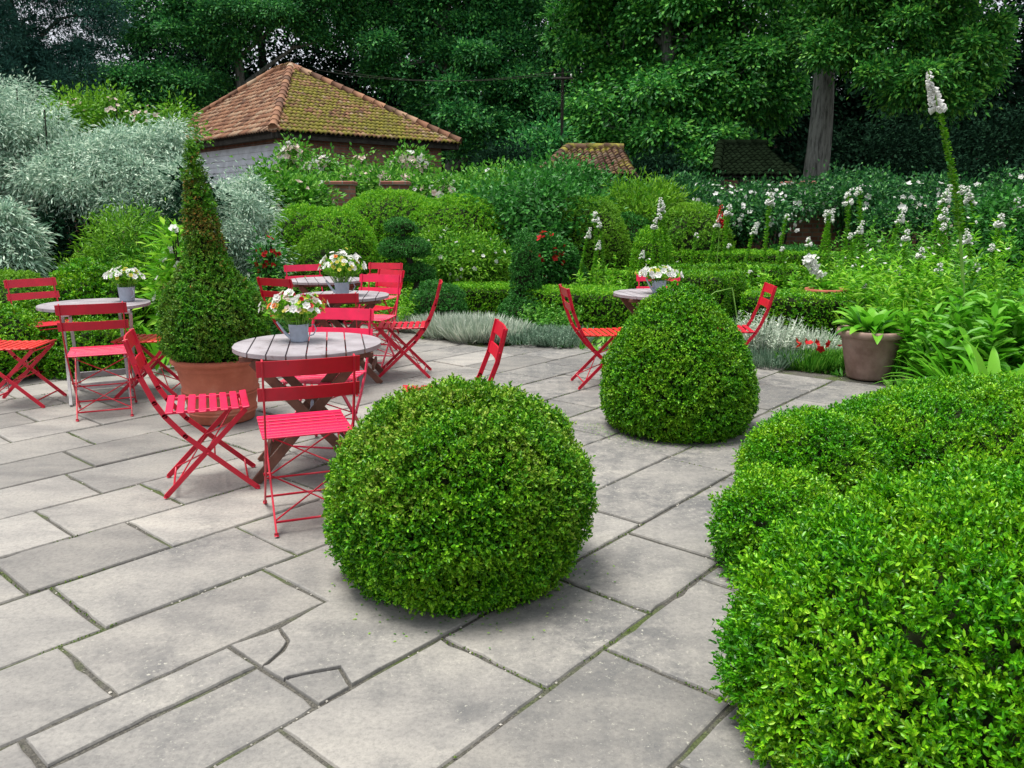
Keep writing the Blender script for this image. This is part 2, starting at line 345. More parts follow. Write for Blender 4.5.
def foliage(acc, blobs, ncl, m, cr, L, Wd, mi=0, droop=0.2, shape='diamond', inner=.55, flat=.5, up=.3, cull=None):
    """sprays of leaves in clumps spread through ellipsoids (cx,cy,cz,rx,ry,rz)"""
    bl = np.array(blobs, float); vol = (bl[:, 3] * bl[:, 4] + bl[:, 4] * bl[:, 5] + bl[:, 3] * bl[:, 5]); pk = rng.choice(len(bl), ncl, p=vol / vol.sum())
    u = unit(rng.normal(size=(ncl, 3))); rad = inner + (1 - inner) * rng.uniform(0, 1, ncl) ** .6
    rad *= 1 + .10 * np.sin(u[:, 0] * 7 + pk) + .08 * np.sin(u[:, 2] * 9 + u[:, 1] * 6 + pk * 2)
    C = bl[pk, :3] + u * bl[pk, 3:] * rad[:, None]
    if cull is not None: kp = cull(C); C, u = C[kp], u[kp]
    n = len(C); out = unit(u * .8 + np.array([0, 0, up]) + rng.normal(size=(n, 3)) * .35)
    Q = np.repeat(C, m, 0); O = np.repeat(out, m, 0); k = n * m
    off = rng.normal(size=(k, 3)) * cr; along = (off * O).sum(-1, keepdims=True); off = off - O * along * (1 - flat)
    crs = np.repeat(rng.uniform(.6, 1.3, n), m)[:, None]; off = off * crs
    Q = Q + off; D = unit(off + O * cr * .8 + rng.normal(size=(k, 3)) * cr * .5) + np.array([0, 0, -droop])
    N = O + np.array([0, 0, .5]) + rng.normal(size=(k, 3)) * .4
    leaves(acc, Q, D, N, L * rng.uniform(.6, 1.3, k), Wd * rng.uniform(.7, 1.2, k), shape, mi)
def petals(acc, P, N, size, k=5, mi=0, cup=.5):
    n = len(P); N = unit(N); T = unit(np.cross(N, rng.normal(size=(n, 3)))); B = np.cross(N, T)
    size = np.broadcast_to(np.asarray(size, float), (n,))
    for i in range(k):
        a = 2 * PI * i / k; D = T * math.cos(a) + B * math.sin(a) + N * cup
        leaves(acc, P, D, N - D * .2, size, size * .8, 'oval', mi, fold=.1)

# ------------------------------------------------------------------ tagging
def tag(o, label, cat, group=None, kind=None):
    if label: o['label'] = label
    if cat: o['category'] = cat
    if group: o['group'] = group
    if kind: o['kind'] = kind
    return o
def empty(name, loc, rz, label, cat, group=None):
    o = bpy.data.objects.new(name, None); o.empty_display_size = .1; COL.link(o); o.location = (*loc, 0)[:3] if len(loc) == 2 else loc
    o.rotation_euler = (0, 0, rz); return tag(o, label, cat, group)
def copy_tree(o, parent=None):
    c = o.copy(); COL.link(c)
    if parent is not None: c.parent = parent
    for ch in list(o.children): copy_tree(ch, c)
    return c

# ------------------------------------------------------------------ ground and paving (the setting)
def soil(t, n, l):
    a = noise(n, l, 3, 5); r = ramp(n, [(.35, (0.035, 0.028, 0.018)), (.65, (0.075, 0.06, 0.042))]); l(a.outputs[0], r.inputs[0])
    p = n('ShaderNodeBsdfPrincipled'); p.inputs['Roughness'].default_value = .95; l(r.outputs[0], p.inputs['Base Color'])
    v = noise(n, l, 60, 6, .8); bp = n('ShaderNodeBump'); bp.inputs['Strength'].default_value = .8; bp.inputs['Distance'].default_value = .02
    l(v.outputs[0], bp.inputs['Height']); l(bp.outputs[0], p.inputs['Normal']); return p
M['soil'] = mat('soil', soil)
def joint(t, n, l):
    a = noise(n, l, 2.2, 4); r = ramp(n, [(.48, (0, 0, 0)), (.6, (1, 1, 1))]); l(a.outputs[0], r.inputs[0])
    b = noise(n, l, 160, 3, .8); r1 = ramp(n, [(.35, (0.03, 0.028, 0.024)), (.55, (0.10, 0.095, 0.08)), (.72, (0.20, 0.19, 0.15))]); l(b.outputs[0], r1.inputs[0])
    r2 = ramp(n, [(.35, (0.025, 0.04, 0.01)), (.7, (0.11, 0.15, 0.03))]); l(b.outputs[0], r2.inputs[0])
    mx = n('ShaderNodeMixRGB'); l(r.outputs[0], mx.inputs[0]); l(r1.outputs[0], mx.inputs[1]); l(r2.outputs[0], mx.inputs[2])
    p = n('ShaderNodeBsdfPrincipled'); p.inputs['Roughness'].default_value = .95; l(mx.outputs[0], p.inputs['Base Color'])
    bp = n('ShaderNodeBump'); bp.inputs['Strength'].default_value = 1; bp.inputs['Distance'].default_value = .006
    l(b.outputs[0], bp.inputs['Height']); l(bp.outputs[0], p.inputs['Normal']); return p
M['joint'] = mat('gritty mossy joint', joint)
def stone(t, n, l):
    g = n('ShaderNodeNewGeometry')
    r0 = ramp(n, [(0, (0.185, 0.180, 0.167)), (.25, (0.285, 0.276, 0.255)), (.5, (0.225, 0.22, 0.205)), (.75, (0.33, 0.32, 0.295)), (1, (0.255, 0.247, 0.228))]); l(g.outputs['Random Per Island'], r0.inputs[0])
    tc = n('ShaderNodeTexCoord'); mp = n('ShaderNodeMapping'); mp.inputs['Rotation'].default_value = (0, 0, -R(49.5)); mp.inputs['Scale'].default_value = (1, 2.6, 1)
    l(tc.outputs['Object'], mp.inputs[0]); mpo = mp.outputs[0]
    a = noise(n, l, 1.6, 7, .62, mpo); ra = ramp(n, [(.32, (.66, .66, .67)), (.5, (.95, .94, .93)), (.7, (1.16, 1.14, 1.1))]); l(a.outputs[0], ra.inputs[0])
    m1 = n('ShaderNodeMixRGB'); m1.blend_type = 'MULTIPLY'; m1.inputs[0].default_value = 1; l(r0.outputs[0], m1.inputs[1]); l(ra.outputs[0], m1.inputs[2])
    b = noise(n, l, 60, 8, .85); rb = ramp(n, [(.32, (.55, .55, .56)), (.5, (1, 1, 1)), (.7, (1.3, 1.3, 1.27))]); l(b.outputs[0], rb.inputs[0])
    m2 = n('ShaderNodeMixRGB'); m2.blend_type = 'MULTIPLY'; m2.inputs[0].default_value = .85; l(m1.outputs[0], m2.inputs[1]); l(rb.outputs[0], m2.inputs[2])
    # dark noise stains and pale lichen; a ramp darkens more towards +X
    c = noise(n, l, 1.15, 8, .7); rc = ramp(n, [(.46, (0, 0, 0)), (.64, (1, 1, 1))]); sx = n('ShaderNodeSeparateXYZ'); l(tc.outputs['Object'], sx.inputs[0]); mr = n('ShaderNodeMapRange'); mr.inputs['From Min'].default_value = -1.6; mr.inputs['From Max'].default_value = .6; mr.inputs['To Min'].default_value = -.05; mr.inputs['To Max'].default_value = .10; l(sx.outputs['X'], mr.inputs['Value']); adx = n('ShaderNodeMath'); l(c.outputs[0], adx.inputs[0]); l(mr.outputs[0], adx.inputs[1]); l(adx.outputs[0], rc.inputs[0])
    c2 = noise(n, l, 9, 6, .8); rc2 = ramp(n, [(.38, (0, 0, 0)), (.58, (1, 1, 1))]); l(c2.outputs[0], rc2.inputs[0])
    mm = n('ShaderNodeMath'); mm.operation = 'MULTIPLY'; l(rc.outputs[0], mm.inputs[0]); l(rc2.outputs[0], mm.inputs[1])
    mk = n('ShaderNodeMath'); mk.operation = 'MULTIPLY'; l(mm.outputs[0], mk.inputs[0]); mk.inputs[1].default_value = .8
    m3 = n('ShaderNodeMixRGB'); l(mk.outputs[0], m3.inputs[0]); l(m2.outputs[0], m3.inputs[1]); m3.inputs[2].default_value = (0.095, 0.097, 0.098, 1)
    d = noise(n, l, 55, 4, .8); rd = ramp(n, [(.60, (0, 0, 0)), (.66, (1, 1, 1))]); l(d.outputs[0], rd.inputs[0])
    md = n('ShaderNodeMath'); md.operation = 'MULTIPLY'; l(rd.outputs[0], md.inputs[0]); l(rc.outputs[0], md.inputs[1])
    m4 = n('ShaderNodeMixRGB'); l(md.outputs[0], m4.inputs[0]); l(m3.outputs[0], m4.inputs[1]); m4.inputs[2].default_value = (0.46, 0.45, 0.38, 1)
    p = n('ShaderNodeBsdfPrincipled'); l(m4.outputs[0], p.inputs['Base Color']); p.inputs['Roughness'].default_value = .62; p.inputs['Specular IOR Level'].default_value = .35
    ad = n('ShaderNodeMath'); l(a.outputs[0], ad.inputs[0]); l(b.outputs[0], ad.inputs[1])
    bp = n('ShaderNodeBump'); bp.inputs['Strength'].default_value = .35; bp.inputs['Distance'].default_value = .008
    l(ad.outputs[0], bp.inputs['Height']); l(bp.outputs[0], p.inputs['Normal']); return p
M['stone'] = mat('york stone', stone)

g = Acc().add([(-400, -100, -.06), (400, -100, -.06), (400, 700, -.06), (-400, 700, -.06)], [[0, 1, 2, 3]]).build('ground', M['soil']); g['kind'] = 'structure'
TERR = [(-6.5, -1.5), (5.5, -1.5), (5.5, 2.6), (3.2, 4.2), (3.0, 5.5), (3.15, 6.55), (2.6, 7.05), (1.5, 7.75), (0, 8.35), (-1.0, 8.8), (-1.3, 10.4), (-2.2, 10.6), (-2.6, 9.4), (-3.4, 8.4), (-3.6, 7.3), (-4.6, 7.0), (-6.5, 6.6)]
b_ = Acc().add([(x, y, -.009) for x, y in TERR], [list(range(len(TERR)))]).build('joint_bed', M['joint']); b_['kind'] = 'structure'
TA = R(49.5); ea = np.array([math.cos(TA), math.sin(TA)]); eb = np.array([-ea[1], ea[0]])
ab = lambda a, b: ea * a + eb * b
toab = lambda px, py: (np.array(at(px, py)) @ ea, np.array(at(px, py)) @ eb)
def inside(p, poly):
    x, y = p; c = False; n = len(poly)
    for i in range(n):
        x1, y1 = poly[i]; x2, y2 = poly[(i + 1) % n]
        if (y1 > y) != (y2 > y) and x < (x2 - x1) * (y - y1) / (y2 - y1) + x1: c = not c
    return c
pav = Acc()
def slab(poly, gap=.0045, bv=1.0):
    """poly: corners in (a, b), counter-clockwise; real stone with worn edges"""
    P = np.array([ab(*q) for q in poly]); n = len(P); cen = P.mean(0)
    A2 = sum(P[i][0] * P[(i + 1) % n][1] - P[(i + 1) % n][0] * P[i][1] for i in range(n))
    if A2 < 0: P = P[::-1]
    ring = []
    for i in range(n):
        p, q, pr, nx = P[i], P[(i + 1) % n], P[i - 1], P[(i + 2) % n]
        L_ = np.hypot(*(q - p)); k = max(2, int(L_ / .055))
        for j in range(k): ring.append(p + (q - p) * j / k)
    ring = np.array(ring); m = len(ring)
    tn = np.roll(ring, -1, 0) - np.roll(ring, 1, 0); tn /= np.hypot(tn[:, 0], tn[:, 1])[:, None] + 1e-9
    nn = np.stack([tn[:, 1], -tn[:, 0]], 1)
    g_ = gap * random.uniform(.75, 1.35)
    jit = rng.normal(size=m); jit = (jit + np.roll(jit, 1) + np.roll(jit, -1)) / 3
    dc = np.min(np.hypot(ring[:, None, 0] - P[None, :, 0], ring[:, None, 1] - P[None, :, 1]), 1)
    lowf = np.interp(np.arange(m), np.linspace(0, m, 9), rng.uniform(0, .003, 9)) * bv
    chip = np.where(rng.uniform(size=m) < .05, rng.uniform(.003, .011, m), 0) * bv
    ring = ring - nn * (g_ + np.abs(jit) * .004 + lowf + chip + np.exp(-dc / .02) * rng.uniform(0, .006, m) * bv)[:, None]
    ztop = random.uniform(-.002, .004); tx, ty = random.uniform(-.0025, .0025), random.uniform(-.0025, .0025)
    zf = lambda Q: ztop + (Q[:, 0] - cen[0]) * tx + (Q[:, 1] - cen[1]) * ty
    r1 = ring - nn * .009 * bv; r2 = ring - nn * .0035 * bv
    V = np.concatenate([np.column_stack([r1, zf(r1)]), np.column_stack([r2, zf(r2) - .0022]), np.column_stack([ring, zf(ring) - .009]), np.column_stack([ring, np.full(m, -.05)])])
    f = [list(range(m))]
    for L_ in range(3):
        for i in range(m): f.append([L_ * m + i, (L_ + 1) * m + i, (L_ + 1) * m + (i + 1) % m, L_ * m + (i + 1) % m])
    pav.add(V, f)
fixed = {  # course (lower b, upper b): known joints along a, read off the stones
 (.40, .85): [1.66], (.85, 1.31): [1.15, 2.0], (1.31, 1.77): [1.065, 1.70, 2.31, 2.87, 3.86], (1.77, 2.19): [.575, 1.20, 2.22, 3.0, 3.96, 4.9],
 (2.19, 2.70): [.835, 1.60, 2.55], (2.70, 3.18): [.98, 1.765, 2.7], (3.18, 3.62): [.9, 1.465, 2.3], (3.62, 4.10): [1.75, 2.6], (4.10, 4.57): [1.555, 2.45], (4.57, 5.02): [2.3], (5.02, 5.46): [1.9, 2.75]}
crs = dict(fixed); b = .40
while b > -5.2: w = random.choice([.42, .46, .5]); crs[(b - w, b)] = []; b -= w
b = 5.46
while b < 11.8: w = random.choice([.42, .46, .5]); crs[(b, b + w)] = []; b += w
for (b0, b1), js in sorted(crs.items()):
    js = list(js) or [random.uniform(2, 3)]
    while js[0] > -5: js.insert(0, js[0] - random.uniform(.5, .98))
    while js[-1] < 11: js.append(js[-1] + random.uniform(.5, .98))
    for a0, a1 in zip(js[:-1], js[1:]):
        c = ab((a0 + a1) / 2, (b0 + b1) / 2)
        if not inside(c, TERR): continue
        b0_, b1_ = b0, b1
        if abs(b0 - 2.19) < .01 and a0 < 1.55: b0_ = 2.27
        if abs(b1 - 2.19) < .01 and a1 < 1.3: b1_ = 2.27
        if abs(b0 - 1.77) < .01 and a0 > .5 and a0 < .6: slab([(a0, b0), (a1, b0), (a1, 2.09), (a0, 2.09)]); slab([(a0, 2.09), (a1, 2.09), (a1, 2.27), (a0, 2.27)], .006); continue
        if abs(b0 - 1.77) < .01 and abs(a0 - 1.2) < .01:     # the broken stone in front of the big ball
            q = lambda x, y: toab(240 + x / 3.877, 570 + y / 3.877)
            e_ = lambda p: (1.203, p[1])
            slab([(1.203, 2.27), q(150, 228), q(184, 276), q(163, 314), q(108, 362), e_(q(108, 362))], .0008, .3)
            slab([e_(q(190, 420)), q(190, 419), q(300, 397), q(385, 384), q(409, 420), q(427, 453), (1.203, 1.775)], .0008, .3)
            slab([q(155, 226), (1.58, 2.27), (a1, 2.20), (a1, 1.77), q(432, 446), q(385, 376), q(300, 391), q(190, 414), e_(q(190, 414)), e_(q(110, 366)), q(110, 366), q(167, 316), q(188, 276)], .0008, .3)
            continue
        slab([(a0, b0_), (a1, b0_), (a1, b1_), (a0, b1_)])
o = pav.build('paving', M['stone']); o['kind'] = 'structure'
# moss, weeds and grit in the joints
mo = Acc(); gr = Acc(); mP = []; gP = []
for (b0, b1), js in crs.items():
    for a in np.arange(-2, 9, .012):
        c = ab(a, b1 + random.gauss(0, .004))
        if .8 < c[1] < 8 and abs(c[0]) < 4.5 and inside(c, TERR):
            q = math.sin(c[0] * 3.1 + 1) + math.sin(c[1] * 2.3 + c[0] * 1.7) + math.sin(c[0] * 7.7 + c[1] * 5)
            if q > .7 and random.random() < .6: mP.append((c[0], c[1]))
            if q < -.3 and random.random() < .16: gP.append((c[0] + random.gauss(0, .006), c[1] + random.gauss(0, .006)))
for (b0, b1), js in fixed.items():
    for a in js:
        for bb in np.arange(b0, b1, .012):
            c = ab(a + random.gauss(0, .004), bb); q = math.sin(c[0] * 2.1) + math.sin(c[1] * 3.3 + c[0])
            if q > .5 and random.random() < .5: mP.append((c[0], c[1]))
            elif random.random() < .09: gP.append((c[0], c[1]))
mP = np.array(mP); P3 = np.column_stack([mP, np.full(len(mP), -.006)]); tufts(mo, P3, np.tile([0, 0, 1.], (len(P3), 1)), 5, .008, .0045, spread=(.2, 1.2), stalk=.003)
o = mo.build('joint_moss', leafmat('moss', [(.04, .09, .01), (.09, .18, .015), (.20, .28, .03)], .8, .1)); o['kind'] = 'stuff'; o['label'] = 'moss and tiny weeds in the paving joints'
gP = np.array(gP); u3 = unit(rng.normal(size=(len(gP), 3))); s_ = rng.uniform(.0025, .006, len(gP))
Vg = np.array([(1, 0, 0), (0, 1, 0), (-1, 0, 0), (0, -1, 0), (0, 0, .8), (0, 0, -.8)]); fg = np.array([(0, 1, 4), (1, 2, 4), (2, 3, 4), (3, 0, 4), (1, 0, 5), (2, 1, 5), (3, 2, 5), (0, 3, 5)])
for i, (x, y) in enumerate(gP): gr.add(Vg * s_[i] * rng.uniform(.7, 1.3, (1, 3)) + [x, y, -.008 + s_[i] * .4], fg)
o = gr.build('joint_grit', plain('pale grit', (.42, .40, .35), .9, .3, 50)); o['kind'] = 'stuff'; o['label'] = 'pale grit lying in the paving joints'
# fallen box clippings around the two near bushes
cl_ = Acc(); a_ = rng.uniform(0, 2 * PI, 260); rr = .40 + np.abs(rng.normal(0, .10, 260)); P3 = np.column_stack([-.2 + rr * np.cos(a_), 3.0 + rr * np.sin(a_), rng.uniform(.003, .006, 260)])
a_ = rng.uniform(PI, 2 * PI, 320); rr = .50 + np.abs(rng.normal(0, .07, 320)); P4 = np.column_stack([1.1 + rr * np.cos(a_), 5.2 + rr * np.sin(a_), rng.uniform(.003, .006, 320)])
P3 = np.concatenate([P3, P4]); D = rng.normal(size=(len(P3), 3)); D[:, 2] = .1; leaves(cl_, P3, D, np.tile([0, 0, 1.], (len(P3), 1)), .013, .007)
o = cl_.build('fallen_leaves', M['box_old']); o['kind'] = 'stuff'; o['label'] = 'dry clippings and fallen leaves around the bushes'

# ------------------------------------------------------------------ brick building with pyramid roof
def brick(t, n, l):
    tc = n('ShaderNodeTexCoord'); b = n('ShaderNodeTexBrick'); b.inputs['Scale'].default_value = 1
    b.inputs['Brick Width'].default_value = .23; b.inputs['Row Height'].default_value = .078; b.inputs['Mortar Size'].default_value = .011
    b.inputs['Color1'].default_value = (.22, .08, .055, 1); b.inputs['Color2'].default_value = (.36, .17, .12, 1); b.inputs['Mortar'].default_value = (.22, .20, .17, 1)
    l(tc.outputs['UV'], b.inputs['Vector']); ns = noise(n, l, 4, 5); r = ramp(n, [(.3, (.6, .62, .6)), (.6, (1.05, 1, 1))]); l(ns.outputs[0], r.inputs[0])
    m = n('ShaderNodeMixRGB'); m.blend_type = 'MULTIPLY'; m.inputs[0].default_value = 1; l(b.outputs[0], m.inputs[1]); l(r.outputs[0], m.inputs[2])
    p = n('ShaderNodeBsdfPrincipled'); p.inputs['Roughness'].default_value = .9; l(m.outputs[0], p.inputs['Base Color'])
    bp = n('ShaderNodeBump'); bp.inputs['Strength'].default_value = .6; bp.inputs['Distance'].default_value = .01; bp.invert = True; l(b.outputs['Fac'], bp.inputs['Height']); l(bp.outputs[0], p.inputs['Normal']); return p
M['brick'] = mat('red brick', brick)
def wall_uv(o, dx):
    me = o.data; uv = me.uv_layers.new(name='UV'); dx = Vector(dx)
    for lp in me.loops:
        c = me.vertices[lp.vertex_index].co; uv.data[lp.index].uv = (c.xy.dot(dx), c.z)
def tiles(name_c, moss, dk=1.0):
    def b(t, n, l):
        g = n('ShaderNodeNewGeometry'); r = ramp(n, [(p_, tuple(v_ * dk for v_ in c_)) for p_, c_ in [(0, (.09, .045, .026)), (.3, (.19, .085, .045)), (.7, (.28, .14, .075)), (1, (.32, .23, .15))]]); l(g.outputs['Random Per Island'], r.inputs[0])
        a = noise(n, l, .9, 6, .7); b2 = noise(n, l, 5, 5, .7); ad = n('ShaderNodeMath'); l(a.outputs[0], ad.inputs[0]); l(b2.outputs[0], ad.inputs[1])
        rm = ramp(n, [(moss, (0, 0, 0)), (moss + .07, (1, 1, 1))]); hf = n('ShaderNodeMath'); hf.operation = 'MULTIPLY'; hf.inputs[1].default_value = .5; l(ad.outputs[0], hf.inputs[0]); l(hf.outputs[0], rm.inputs[0])
        m = n('ShaderNodeMixRGB'); l(rm.outputs[0], m.inputs[0]); l(r.outputs[0], m.inputs[1])
        r3 = ramp(n, [(.35, (.07, .075, .008)), (.65, (.24, .21, .02))]); l(b2.outputs[0], r3.inputs[0]); l(r3.outputs[0], m.inputs[2])
        p = n('ShaderNodeBsdfPrincipled'); p.inputs['Roughness'].default_value = .9; l(m.outputs[0], p.inputs['Base Color']); return p
    return mat(name_c, b)
M['tile'] = tiles('clay pantiles', .60); M['tilemoss'] = tiles('mossy clay pantiles', .445)
def roof_face(acc, A, B, T0, T1, tw, te, mi):
    """A,B eave corners, T0,T1 ridge ends above them; fills the face with single pantiles"""
    A, B, T0, T1 = map(Vector, (A, B, T0, T1)); ex = (B - A).normalized(); nz = (B - A).cross(T0 - A).normalized()
    if nz.z < 0: nz = -nz
    up = nz.cross(ex); up = up if up.z > 0 else -up
    L = (B - A).length; H = (T0 - A).dot(up); x0, x1 = (T0 - A).dot(ex), (T1 - A).dot(ex)
    acc.add([tuple(p - nz * .03) for p in (A, B, T1, T0)], [[0, 1, 2, 3]], 2)
    for j in range(int(H / te) + 1):
        h = j * te; k = min(1, h / H); xa = x0 * k; xb = L + (x1 - L) * k
        for i in range(int(L / tw) + 1):
            x = i * tw + random.uniform(-.006, .006)
            if x + tw * .5 < xa or x + tw * .5 > xb: continue
            V = []; zj = random.uniform(0, .012)
            for (hh, lift) in ((h - .03, .045), (h + te, .012)):
                for q in range(5):
                    w = q / 4; pr = [0, .035, .045, .02, -.012][q] * tw / .14
                    p = A + ex * (x + w * tw * 1.04) + up * hh + nz * (pr + lift + zj); V.append(tuple(p))
            for q in range(5): V.append(tuple(Vector(V[q]) - nz * .03))
            acc.add(V, [[q, q + 1, q + 6, q + 5] for q in range(4)] + [[q + 10, q + 11, q + 1, q] for q in range(4)], mi, True)
def hip_tiles(acc, p, q, r, mi):
    p, q = Vector(p), Vector(q); d = q - p; L = d.length; n = int(L / .36)
    for i in range(n):
        a = p + d * (i / n); b2 = p + d * ((i + 1.12) / n); acc.tube([a, b2], [r, r * .86], 9, mi)
YB = 21.0; zc = zat(131, YB); C0 = Vector((xat(273, YB, zc), YB, 0)); dr = Vector((math.cos(R(43)), math.sin(R(43)), 0)); dl = Vector((-dr.y, dr.x, 0))
WR, WL = 6.15, 9.6; ap = 4.6
bld = empty('brick_outbuilding', (C0.x, C0.y, 0), 0, 'square brick outbuilding with mossy pyramid tiled roof behind roses', 'building')
def rel(o): o.location = o.location - Vector(bld.location); return o
def at_(u, v, z): p = C0 + dr * u + dl * v; return (p.x, p.y, z)
ze = zc; eo = .45
mid = C0 + dr * WR / 2; tz = zat(66, YB + 5)
T0 = Vector(at_(WR / 2, ap, 0)); T0.z = tz; T1 = Vector(at_(WR / 2, ap + .9, 0)); T1.z = tz
def pt(u, v, z): return Vector(at_(u, v, z))
a = Acc(); E0, E1, E2, E3 = pt(0, 0, ze), pt(WR, 0, ze), pt(WR, WL, ze), pt(0, WL, ze)
roof_face(a, E0, E1, T0, T0, .15, .24, 1); roof_face(a, E3, E0, T1, T0, .15, .24, 0); roof_face(a, E1, E2, T0, T1, .15, .24, 1); roof_face(a, E2, E3, T1, T1, .15, .24, 0)
rf = rel(a.build('roof', [M['tile'], M['tilemoss'], M['darkbark']], bld))
a = Acc(); 
for e_ in (E0, E1, E2, E3): hip_tiles(a, e_ + Vector((0, 0, .08)), (T0 if e_ in (E0, E1) else T1) + Vector((0, 0, .08)), .125, 0)
hip_tiles(a, T0 + Vector((0, 0, .08)), T1 + Vector((0, 0, .08)), .13, 0); o = a.build('ridge_tiles', [M['tile']]); o.parent = rf
i_ = .42
def wallbox(name, u0, u1, v0, v1, z0, z1, m, dx, par):
    a = Acc(); V = [at_(u, v, z) for z in (z0, z1) for (u, v) in ((u0, v0), (u1, v0), (u1, v1), (u0, v1))]
    a.add(V, [[0, 1, 5, 4], [1, 2, 6, 5], [2, 3, 7, 6], [3, 0, 4, 7], [4, 5, 6, 7], [3, 2, 1, 0]]); o = a.build(name, m); wall_uv(o, dx); o.parent = par; rel(o); return o
wallbox('wall', i_, WR - i_, i_, i_ + .22, 0, ze - .1, M['brick'], dr.xy, bld); wallbox('wall', WR - i_ - .22, WR - i_, i_ + .22, WL - i_, 0, ze - .1, M['brick'], dl.xy, bld)
wallbox('wall', i_ + .04, i_ + .2, i_ + .22, WL - i_, 0, ze - .1, M['brick'], dl.xy, bld); wallbox('wall', i_, WR - i_ - .22, WL - i_ - .22, WL - i_, 0, ze - .1, M['brick'], dr.xy, bld)
a = Acc(); z = .1; M['board'] = plain('pale blue grey boards', (.58, .62, .66), .7, .15, 3, .3, .2)
while z < ze - .25:
    v0, v1 = i_, WL - i_; V = [at_(i_ - .03, v0, z), at_(i_ - .03, v1, z), at_(i_ - .005, v1, z + .17), at_(i_ - .005, v0, z + .17), at_(i_ + .03, v0, z), at_(i_ + .03, v1, z), at_(i_ + .03, v1, z + .17), at_(i_ + .03, v0, z + .17)]
    a.add(V, [[0, 1, 2, 3], [4, 5, 1, 0], [0, 3, 7, 4], [2, 1, 5, 6]]); z += .16
rel(a.build('weatherboarding', M['board'], bld))
a = Acc()
for (p, q) in ((E0, E1), (E1, E2), (E2, E3), (E3, E0)):
    n_ = Vector((0, 0, 1)).cross(q - p).normalized(); a.bar(p + n_ * .10 - Vector((0, 0, .08)), q + n_ * .10 - Vector((0, 0, .08)), .15, .05, side=n_)
rel(a.build('fascia', M['darkbark'], bld))

# garden wall with piers; low tiled sheds behind it
gw = empty('garden_wall', (0, 15.2, 0), 0, 'old red brick garden wall with piers, half hidden by roses', 'wall')
a = Acc(); a.box((1.2, 0, .78), (22, .24, 1.56)); o = a.build('wall', M['brick'], gw); wall_uv(o, (1, 0))
a = Acc()
for x in np.arange(-9.6, 12.2, .3): a.box((x, 0, 1.60 + random.uniform(-.005, .005)), (.292, .32, .07), None, 0, .01)
a.build('coping', plain('stone coping', (.25, .22, .19), .9, .3, 5, .2, .5), gw)
for px in (340, 395, 800):
    x = xat(px, 15.0, 1.6); a = Acc(); a.box((x, -.03, .93), (.44, .44, 1.86)); a.box((x, -.03, 1.90), (.52, .52, .08), None, 0, .015); o = a.build('pier', M['brick'], gw); wall_uv(o, (1, 0))
def shed(px0, px1, pyt, pye, y, label, mt, depth=3.0):
    ze_, zt = zat(pye, y), zat(pyt, y + depth * .8); x0, x1 = xat(px0, y, ze_), xat(px1, y, ze_)
    r_ = empty('tiled_shed', (x0, y, 0), 0, label, 'shed'); a = Acc(); w = x1 - x0; o_ = min(1.4, w * .35)
    roof_face(a, (0, 0, ze_), (w, 0, ze_), (o_, depth * .8, zt), (w - .1, depth * .8, zt), .14, .22, 0); f_ = a.build('roof', [mt, mt, M['darkbark']], r_)
    a = Acc(); hip_tiles(a, (o_, depth * .8, zt + .05), (w - .1, depth * .8, zt + .05), .12, 0); hip_tiles(a, (0, 0, ze_ + .07), (o_, depth * .8, zt + .05), .12, 0); a.build('ridge_tiles', [mt], f_)
    a = Acc(); a.box((w / 2, depth * .8, ze_ / 2), (w - .4, .2, ze_)); o = a.build('wall', M['brick'], r_); wall_uv(o, (1, 0))
    for x in (.15, w / 3, w * 2 / 3, w - .15): Acc().box((x, .15, ze_ / 2 - .03), (.13, .13, ze_ - .06), None, 0, .01).build('post', M['darkbark'], r_)
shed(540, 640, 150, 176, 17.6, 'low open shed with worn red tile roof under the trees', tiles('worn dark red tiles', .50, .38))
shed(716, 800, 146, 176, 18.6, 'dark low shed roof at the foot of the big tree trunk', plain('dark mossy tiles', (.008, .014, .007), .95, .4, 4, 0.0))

# telegraph pole
xp = xat(562, 20.5, 3.5); tp = empty('telegraph_pole', (xp, 20.5, 0), 0, 'thin grey telegraph pole with crossarm in front of trees', 'pole')
zt = zat(68, 20.5); Acc().tube([(0, 0, 0), (0, 0, zt)], [.045, .035], 10).build('pole', M['darkbark'], tp)
Acc().box((0, -.08, zt - .25), (.5, .05, .05), None, 0, .01).build('crossarm', M['darkbark'], tp)
for x in (-.2, .2): Acc().lathe([(.0, .07), (.018, .06), (.02, .03), (.012, 0), (.0, 0)], 8, (x, -.08, zt - .215)).build('insulator', M['white'], tp)
a = Acc()
for dx in (-.2, .2): a.tube([(dx + (-6.2 * t), -.08 + 1.5 * t, zt - .1 - 2.0 * (t - t * t) * .5 + .3 * t) for t in np.linspace(0, 1, 12)], .006, 5)
a.build('wire', M['darkbark'], tp)
